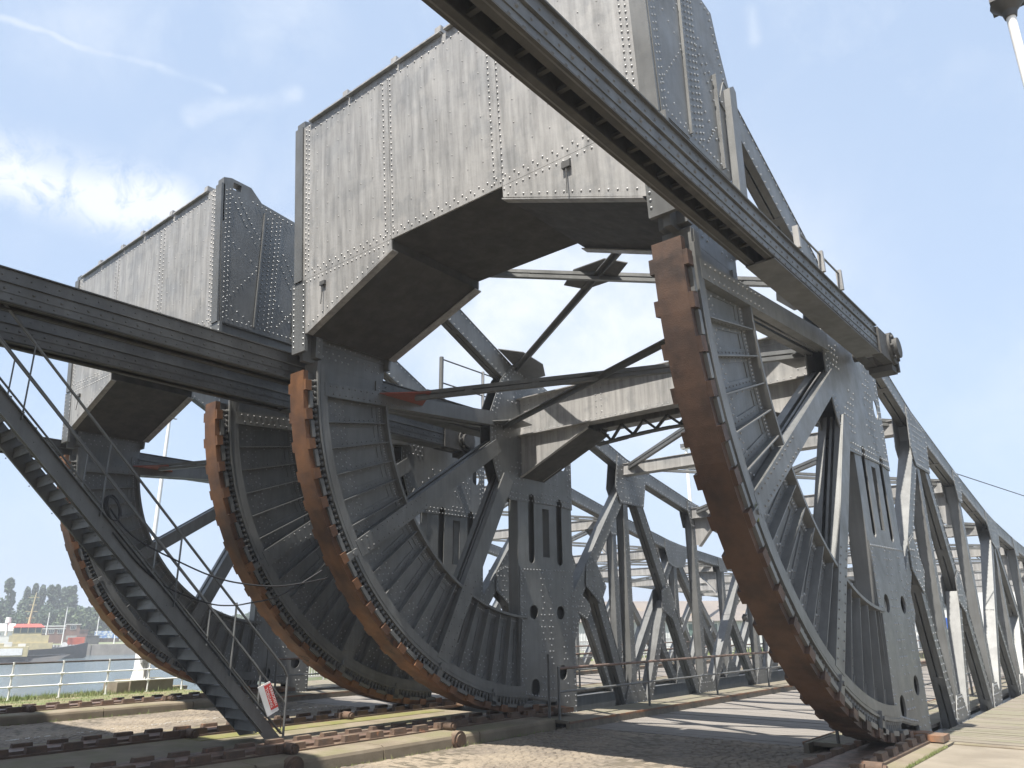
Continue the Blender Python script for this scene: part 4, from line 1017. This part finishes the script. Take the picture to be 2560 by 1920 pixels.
for z in (3.9, 2.2, .9):
    for x in (-1.0, .45, 1.9): f = MB().box(x, x+1.2, -.05, -.005, z, z+1.0).build('window', grey_r, of); MB().box(x+.08, x+1.12, -.07, -.051, z+.08, z+.92).build('pane', glass_m, f)
bs = pol(9.6, 84); of2 = thing('tower_block', (bs.x, bs.y, -1.05), 'pale block with a corner roof window standing behind the office building', 'building', rz=rad(5))
MB().box(-2.2, 5.5, 0, 8, 0, 6.2).box(-.2, 5.5, .5, 7, 6.21, 7.4).build('wall', render_m, of2)
MB().box(.1, 1.5, -.04, .49, 6.25, 6.9).build('window', glass_m, of2); MB().box(-1.8, 5.0, -.04, -.005, .4, 2.4).build('window', grey_r, of2)
bb = pol(12.42, 60); ba = thing('barrier_boom', (bb.x, bb.y, -.3), 'raised red and white barrier boom seen through the right-hand truss', 'barrier')
redb = mat('signal_red', (.55, .03, .03), .5, 0, (.45, .03, .03), 4)
for i in range(9): MB().box(-.07, .07, -.05, .05, 1.1+i*.52, 1.1+(i+1)*.52).build('band', redb if i % 2 == 0 else white_p, ba)
MB().box(-.3, .3, -.3, .3, 0, 1.1).build('pedestal', render_m, ba)
p = pol(11.45, 64); si = thing('road_sign', (p.x, p.y, -.3), 'round blue road sign behind the right-hand truss', 'sign'); blue_m = mat('sign_blue', (.02, .09, .42), .45, 0, (.02, .08, .36), 4)
MB().cyl((0, 0, 0), (0, 0, 2.6), .04, 8).build('pole', paint, si); MB().cyl((0, -.05, 2.05), (0, -.08, 2.05), .42, 24).build('disc', blue_m, si); MB().box(-.3, .3, -.08, -.05, .9, 1.35).build('plate', blue_m, si); MB().box(-.26, .26, -.08, -.05, 1.4, 1.6).build('plate', white_p, si)
# galvanised guard rails on the far side
for i, (x0, x1, y, z) in enumerate(((-75, -22, 44, -1.05), (-60, -8, 52, -1.05))):
    t = thing('guard_rail', (x0, y, z), ('dark guard rail on the far bank in front of the warehouse', 'second guard rail on the far bank nearer the warehouse')[i], 'railing'); x = 0
    MB().box(0, x1-x0, -.04, .04, .95, 1.03).build('top_rail', paint_dark, t); MB().box(0, x1-x0, -.03, .03, .5, .56).build('middle_rail', paint_dark, t)
    while x < x1-x0: MB().box(x, x+.08, -.04, .04, 0, 1.0).build('post', paint_dark, t); x += 2.5

# ------------------------------------------------------------------ trees
def crown(seed, h, w, n, shape, leaf):
    """many small leaf-clump faces through the crown's volume"""
    r = random.Random(seed); a = MB()
    lobes = []
    for i in range(16 if shape == 'poplar' else 12):
        t = r.random()
        if shape == 'poplar': z = h*(.10+.88*t); rr = w*.5*(math.sin(math.pi*min(1, .18+t*.86))**.7)*.55; lobes.append((r.uniform(-rr, rr), r.uniform(-rr, rr), z, w*.30*(1.15-.75*t)))
        else: z = h*(.30+.6*t); rr = w*.36*(1-.5*t); lobes.append((r.uniform(-rr, rr), r.uniform(-rr, rr), z, w*.26*r.uniform(.7, 1.1)))
    for i in range(n):
        lx, ly, lz, lr = lobes[i % len(lobes)]; v = Vector((r.gauss(0, 1), r.gauss(0, 1), r.gauss(0, 1))); v.normalize(); v *= lr*(r.random()**.35)
        if shape == 'poplar': v.z *= 2.0
        c = Vector((lx, ly, lz))+v; s_ = leaf*r.uniform(.6, 1.4); d = Vector((r.uniform(-1, 1), r.uniform(-1, 1), r.uniform(-.4, 1))).normalized(); e = d.orthogonal().normalized()*s_; f = d.cross(e).normalized()*s_*r.uniform(.5, 1)
        a.add([c-e, c+f*.8, c+e, c-f], [(0, 1, 2, 3)])
    return a
def tree(kind, loc, h, label, group, me_c, me_t, sc=1.0):
    t = thing(kind, loc, label, 'tree', group, rz=random.uniform(0, 6.28)); c = link('crown', me_c, t); k = link('trunk', me_t, t); t.scale = (sc, sc, sc); return t
pc = [crown(20+i, 16, 6.0, 3400, 'poplar', .42).mesh('crown', foliageA) for i in range(3)]; pt = MB().cyl((0, 0, 0), (0, 0, 13), .38, 8, .08).cyl((0, 0, 4), (1.0, .3, 9), .14, 6, .04).cyl((0, 0, 5), (-.9, -.4, 10), .13, 6, .04).mesh('trunk', bark)
bc = [crown(40+i, 9, 10, 3400, 'round', .48).mesh('crown', foliageB if i else foliageA) for i in range(3)]; bt = MB().cyl((0, 0, 0), (0, 0, 5), .30, 8, .14).cyl((0, 0, 3), (1.6, .4, 6), .12, 6, .05).cyl((0, 0, 3), (-1.5, .8, 6), .12, 6, .05).mesh('trunk', bark)
rows = [(72.55, 15.2, 'tallest poplar standing alone at the far left edge'), (71.15, 13.2, 'poplar just behind the mast of the tug'), (70.75, 12.9, 'poplar to the right of the tug mast'), (70.3, 13.4, 'poplar above the wheelhouse of the tug'),
        (69.95, 13.0, 'poplar above the brick building, left of its middle'), (69.6, 12.4, 'slimmer poplar in the middle of the dark row'), (69.3, 13.1, 'poplar beside the tallest lamp mast'), (69.05, 12.8, 'rightmost poplar of the dark row across the dock'), (71.55, 12.3, 'poplar in the gap left of the tug mast'), (73.3, 13.0, 'poplar cut off by the left edge')]
for i, (bg_, hh, lb) in enumerate(rows):
    p = pol(bg_, 262+(i % 3)*6); tree('poplar_tree', (p.x, p.y, -1.05), hh, lb, 'poplars across the dock', pc[i % 3], pt, (hh+2.6)/16.5)
lows = [(72.0, 6), (71.3, 5.4), (70.5, 6.4), (69.9, 7.2), (69.35, 7.0), (68.8, 7.6), (68.3, 7.6), (67.8, 8.0), (67.3, 7.6), (66.8, 7.3), (66.2, 7.4), (65.5, 6.6), (64.7, 6.3), (63.7, 6.6), (62.6, 6.8), (61.4, 7.2), (60.2, 7.0), (59.0, 6.4), (57.8, 6.6), (56.6, 6.2), (55.2, 6.5)]
wh_ = ['behind the white shed', 'behind the wheelhouse', 'over the brick building roof, left', 'over the brick building, centre', 'between brick building and poplars', 'below the last poplar', 'right of the last poplar', 'over the orange containers', 'left of the third lamp mast', 'behind the third lamp mast', 'over the blue container stack', 'right of the blue container stack', 'first behind the leftmost tread', 'second behind the leftmost tread', 'seen past the stair foot, left', 'seen past the stair foot, middle', 'seen past the stair foot, right', 'between the two left segments', 'just left of the second tread', 'hidden partly by the second tread', 'last of the low row']
for i, (bg_, hh) in enumerate(lows):
    p = pol(bg_, 246+(i*37 % 5)*5); tree('broadleaf_tree', (p.x, p.y, -1.05), hh, 'low bushy tree '+wh_[i], 'low trees across the dock', bc[i % 3], bt, hh/8.4)
# far wooded mass on the horizon beyond the lock
a = MB(); r = random.Random(9)
for i in range(5200):
    bg_ = r.uniform(-12, 48); p = pol(bg_, r.uniform(330, 380)); z = -1+r.random()**1.3*(5.0+1.6*math.sin(bg_*1.7)+math.sin(bg_*5)); s_ = r.uniform(.6, 1.3); a.add([(p.x-s_, p.y, z), (p.x, p.y-s_*.3, z+s_*.8), (p.x+s_, p.y, z), (p.x, p.y, z-s_*.7)], [(0, 1, 2, 3)])
o = a.build('distant_wood', foliageB); o['kind'] = 'stuff'
a = MB(); r = random.Random(19)
for i in range(5000):
    p = Vector((r.uniform(-75, 5), r.uniform(41, 70), -1.06)); hh = r.uniform(.2, .8); a.add([(p.x-.12, p.y, p.z), (p.x+.12, p.y, p.z), (p.x+r.uniform(-.2, .2), p.y, p.z+hh)], [(0, 1, 2)])
o = a.build('bank_grass', grass_m); o['kind'] = 'stuff'

# ------------------------------------------------------------------ across the dock: tug, barge, buildings, masts, containers
def at(bg_, d, z=-1.05): p = pol(bg_, d); return (p.x, p.y, z)
FR = rad(69.5)     # local +x runs to the right along the far quay, -y looks at the camera
brick_m = mat('red_brown_brick', (.20, .115, .085), .9, 0, (.16, .095, .075), .8, .4, .6)
bd = thing('brick_building', at(70.60, 222), 'low brown brick building with white windows behind the tug', 'building', rz=FR)
MB().box(0, 5.6, 0, 7, 0, 3.9).build('wall', brick_m, bd); MB().box(5.61, 8.6, -.4, 7, 0, 4.3).build('wing', brick_m, bd)
MB().box(-.3, 5.9, -.3, 7.2, 3.91, 4.15).box(-.2, 5.7, -.2, 0, 3.35, 3.6).build('roof', render_m, bd); MB().box(5.5, 8.8, -.6, 7.2, 4.31, 4.5).build('roof', render_m, bd)
for x, z in ((.5, 2.3), (2.0, 2.3), (3.9, 2.3), (6.5, 3.2)):
    f = MB().box(x, x+1.25, -.48 if x > 6 else -.06, -.41 if x > 6 else -.01, z, z+.95).build('window', render_m, bd)
    for k in range(3): MB().box(x+.08+k*.38, x+.38+k*.38, -.52 if x > 6 else -.10, -.485 if x > 6 else -.065, z+.1, z+.85).build('pane', glass_m, f)
MB().box(5.9, 8.2, -.48, -.41, .9, 1.8).build('shutter', paint_box, bd)
sh = thing('white_shed', at(73.2, 214), 'white shed with a pale sloping roof left of the tug', 'shed', rz=FR)
MB().box(0, 4.6, 0, 6, 0, 3.0).build('wall', render_m, sh); MB().px([(-.3, 3.01), (3, 4.6), (6.3, 3.01)], -.3, 4.9).build('roof', white_p, sh); MB().box(1.2, 2.4, -.05, -.01, 2.1, 2.5).build('window', glass_m, sh)
ocon = mat('orange_container', (.50, .10, .05), .6, 0, (.42, .08, .04), 1); bcon = mat('blue_white_container', (.12, .25, .55), .6, 0, (.55, .60, .66), 1.3, .47, .53)
c = thing('orange_container', at(68.95, 200), 'orange container on the quay beside the brick building', 'container', rz=FR)
MB().box(0, 2.6, 0, 2, 0, 1.45).build('body', ocon, c)
for i in range(8): MB().box(.12+i*.32, .22+i*.32, -.05, -.005, .1, 1.4).build('rib', ocon, c)
c = thing('red_container', at(68.55, 206), 'darker orange container right behind the first one', 'container', rz=FR); MB().box(0, 1.9, 0, 2, 0, 1.5).box(0, 1.9, 2.05, 3, 0, 1.3).build('body', ocon, c)
cs = ['left', 'second', 'third', 'right']
for i in range(4):
    c = thing('blue_container', at(67.5-.36*i, 236), '%s stack of blue and white crates on the far quay' % cs[i], 'crates', 'blue and white crate stacks', rz=FR)
    for k in range(3): MB().box(0, 1.42, 0, 3, 1.0+k*.62, 1.58+k*.62).build('crate', bcon, c)
    MB().box(0, 1.42, .3, 3, 0, .95).build('base', brick_m, c)
c = thing('grey_shed', at(67.95, 201), 'small dark grey shed on the far quay', 'shed', rz=FR); MB().box(0, 2.6, 0, 2, 0, 1.7).box(-.1, 2.7, -.1, 2.1, 1.71, 1.85).build('body', paint_dark, c)
c = thing('brown_hut', at(68.75, 232), 'brown hut between the containers and the low trees', 'hut', rz=FR); MB().box(0, 3.4, 0, 3, 0, 3.0).box(-.2, 3.6, -.2, 3.2, 3.01, 3.15).build('body', brick_m, c)
for i, (bg_, d, top, lb) in enumerate(((70.18, 205, .0197, 'pale lamp mast left of the brick building windows'), (69.25, 199, .0252, 'tallest pale lamp mast beside the brick building'), (67.40, 206, .0180, 'pale lamp mast right of the orange container'), (66.35, 206, .0060, 'short pale mast by the blue crates'))):
    z1 = 1.77+top*d+1.05; lamp('lamp_mast', at(bg_, d), z1, .14, lb, 'flat' if i != 0 else 'none', 'lamp masts on the far quay')
# tug
hullm = mat('black_hull', (.025, .027, .03), .45, 0, (.05, .045, .04), .7); cream = mat('cream_paint', (.52, .44, .24), .5, 0, (.44, .38, .22), 1.5); redr = mat('wheelhouse_red', (.60, .08, .06), .45, 0, (.50, .08, .06), 2)
tg = thing('tugboat', at(70.9, 178, -3.2), 'cream tugboat with a red wheelhouse roof and black hull', 'tugboat', rz=FR)
a = MB(); secs = []
for x, hw, z0, z1 in ((-13, 2.6, -.5, 1.7), (-9, 3.2, -.8, 1.6), (-2, 3.4, -1, 1.6), (4, 3.2, -.9, 1.9), (7.5, 2.2, -.6, 2.4), (9.6, .3, .2, 2.9)): secs.append([(x, -hw, z1), (x, -hw*.75, z0), (x, hw*.75, z0), (x, hw, z1)])
vs = [p for s_ in secs for p in s_]; fs = []
for i in range(len(secs)-1):
    for j in range(4): fs.append((i*4+j, i*4+(j+1) % 4, i*4+4+(j+1) % 4, i*4+4+j))
fs += [(3, 2, 1, 0), tuple(range(len(vs)-4, len(vs)))]; a.add(vs, fs); a.build('hull', hullm, tg)
MB().box(-7, 3.6, -2.2, 2.2, 1.7, 2.9).box(-3.6, 2.8, -1.9, 1.9, 2.91, 4.3).build('deckhouse', cream, tg)
MB().box(-3.2, 1.5, -1.8, 1.8, 4.31, 4.75).build('wheelhouse', cream, tg); MB().box(-3.1, 1.4, -1.7, 1.7, 4.76, 5.75).build('wheelhouse_window', winm, tg)
for x in (-3.2, -2.05, -.85, .35, 1.35): MB().box(x, x+.16, -1.83, -1.71, 4.76, 5.75).build('window_post', cream, tg)
MB().hexa([(-3.5, -2.1, 5.76), (1.9, -2.1, 5.76), (1.9, 2.1, 5.76), (-3.5, 2.1, 5.76), (-2.7, -1.3, 6.35), (1.1, -1.3, 6.35), (1.1, 1.3, 6.35), (-2.7, 1.3, 6.35)]).build('wheelhouse_roof', redr, tg)
a = MB().cyl((-.9, 0, 6.3), (-.5, 0, 12.2), .22, 8, .07)
for z, w_ in ((7.4, .8), (8.6, 1.1), (9.8, .7), (11.2, 1.0)): a.box(-.7-w_, -.7+w_*.8, -.06, .06, z, z+.10)
a.build('mast', cream, tg); MB().cyl((-4.3, 0, 4.3), (-4.3, 0, 6.6), .22, 10).cyl((-4.3, 0, 6.6), (-4.3, 0, 7.6), .52, 12, .40).build('funnel', white_p, tg)
for x in (-6, -3, .5, 3.4, 5.5): MB().cyl((x, -3.45, .6), (x, -3.65, .6), .50, 12).build('fender', blackm, tg)
MB().cyl((5.6, -.6, 2.4), (5.6, .6, 2.4), .55, 12).build('winch', white_p, tg)
wb = thing('work_boat', at(71.9, 160, -3.2), 'low cream work boat with white panel moored in front of the tug', 'boat', rz=FR)
MB().hexa([(-9, -1.6, -.3), (6.2, -1.4, -.3), (6.2, 1.4, -.3), (-9, 1.6, -.3), (-9, -2.1, .95), (9.0, -.5, 1.15), (9.0, .5, 1.15), (-9, 2.1, .95)]).build('hull', hullm, wb); MB().box(-8.8, 2.6, -1.5, 1.5, .96, 2.55).build('cabin', cream, wb); MB().box(-1.4, 1.8, -1.56, -1.51, 1.2, 2.3).build('side_panel', white_p, wb)
for x in (-.5, 2.6): MB().cyl((x, -2.0, .3), (x, -2.15, .3), .42, 12).build('fender', blackm, wb)
for i in range(5): MB().box(-7+i*2.0, -5.9+i*2.0, -1.0, .6, 2.56, 3.0+.3*(i % 2)).build('deck_gear', redr if i == 0 else render_m, wb)
pb = thing('mooring_pontoon', at(69.75, 190, -3.2), 'long black pontoon with a row of pale posts along its deck', 'pontoon', rz=FR)
MB().box(-4.5, 5.6, -1.6, 1.6, -.4, 1.9).build('hull', hullm, pb)
for i in range(13): MB().cyl((-2.0+i*.58, -1.4, 1.9), (-2.0+i*.58, -1.4, 2.35), .12, 6).build('bollard', render_m, pb)

# ------------------------------------------------------------------ air
hv = bpy.data.materials.new('haze_air'); hv.use_nodes = True; t = hv.node_tree; t.nodes.clear()
o_ = t.nodes.new('ShaderNodeOutputMaterial'); v_ = t.nodes.new('ShaderNodeVolumePrincipled'); v_.inputs['Density'].default_value = .0014; v_.inputs['Color'].default_value = (.86, .90, .96, 1); v_.inputs['Anisotropy'].default_value = .2
t.links.new(v_.outputs[0], o_.inputs['Volume'])
hz_ = MB().box(-2520, 2520, -2520, 2520, -6.2, 24.5).build('haze', hv); hz_['kind'] = 'stuff'
S.cycles.volume_bounces = 0
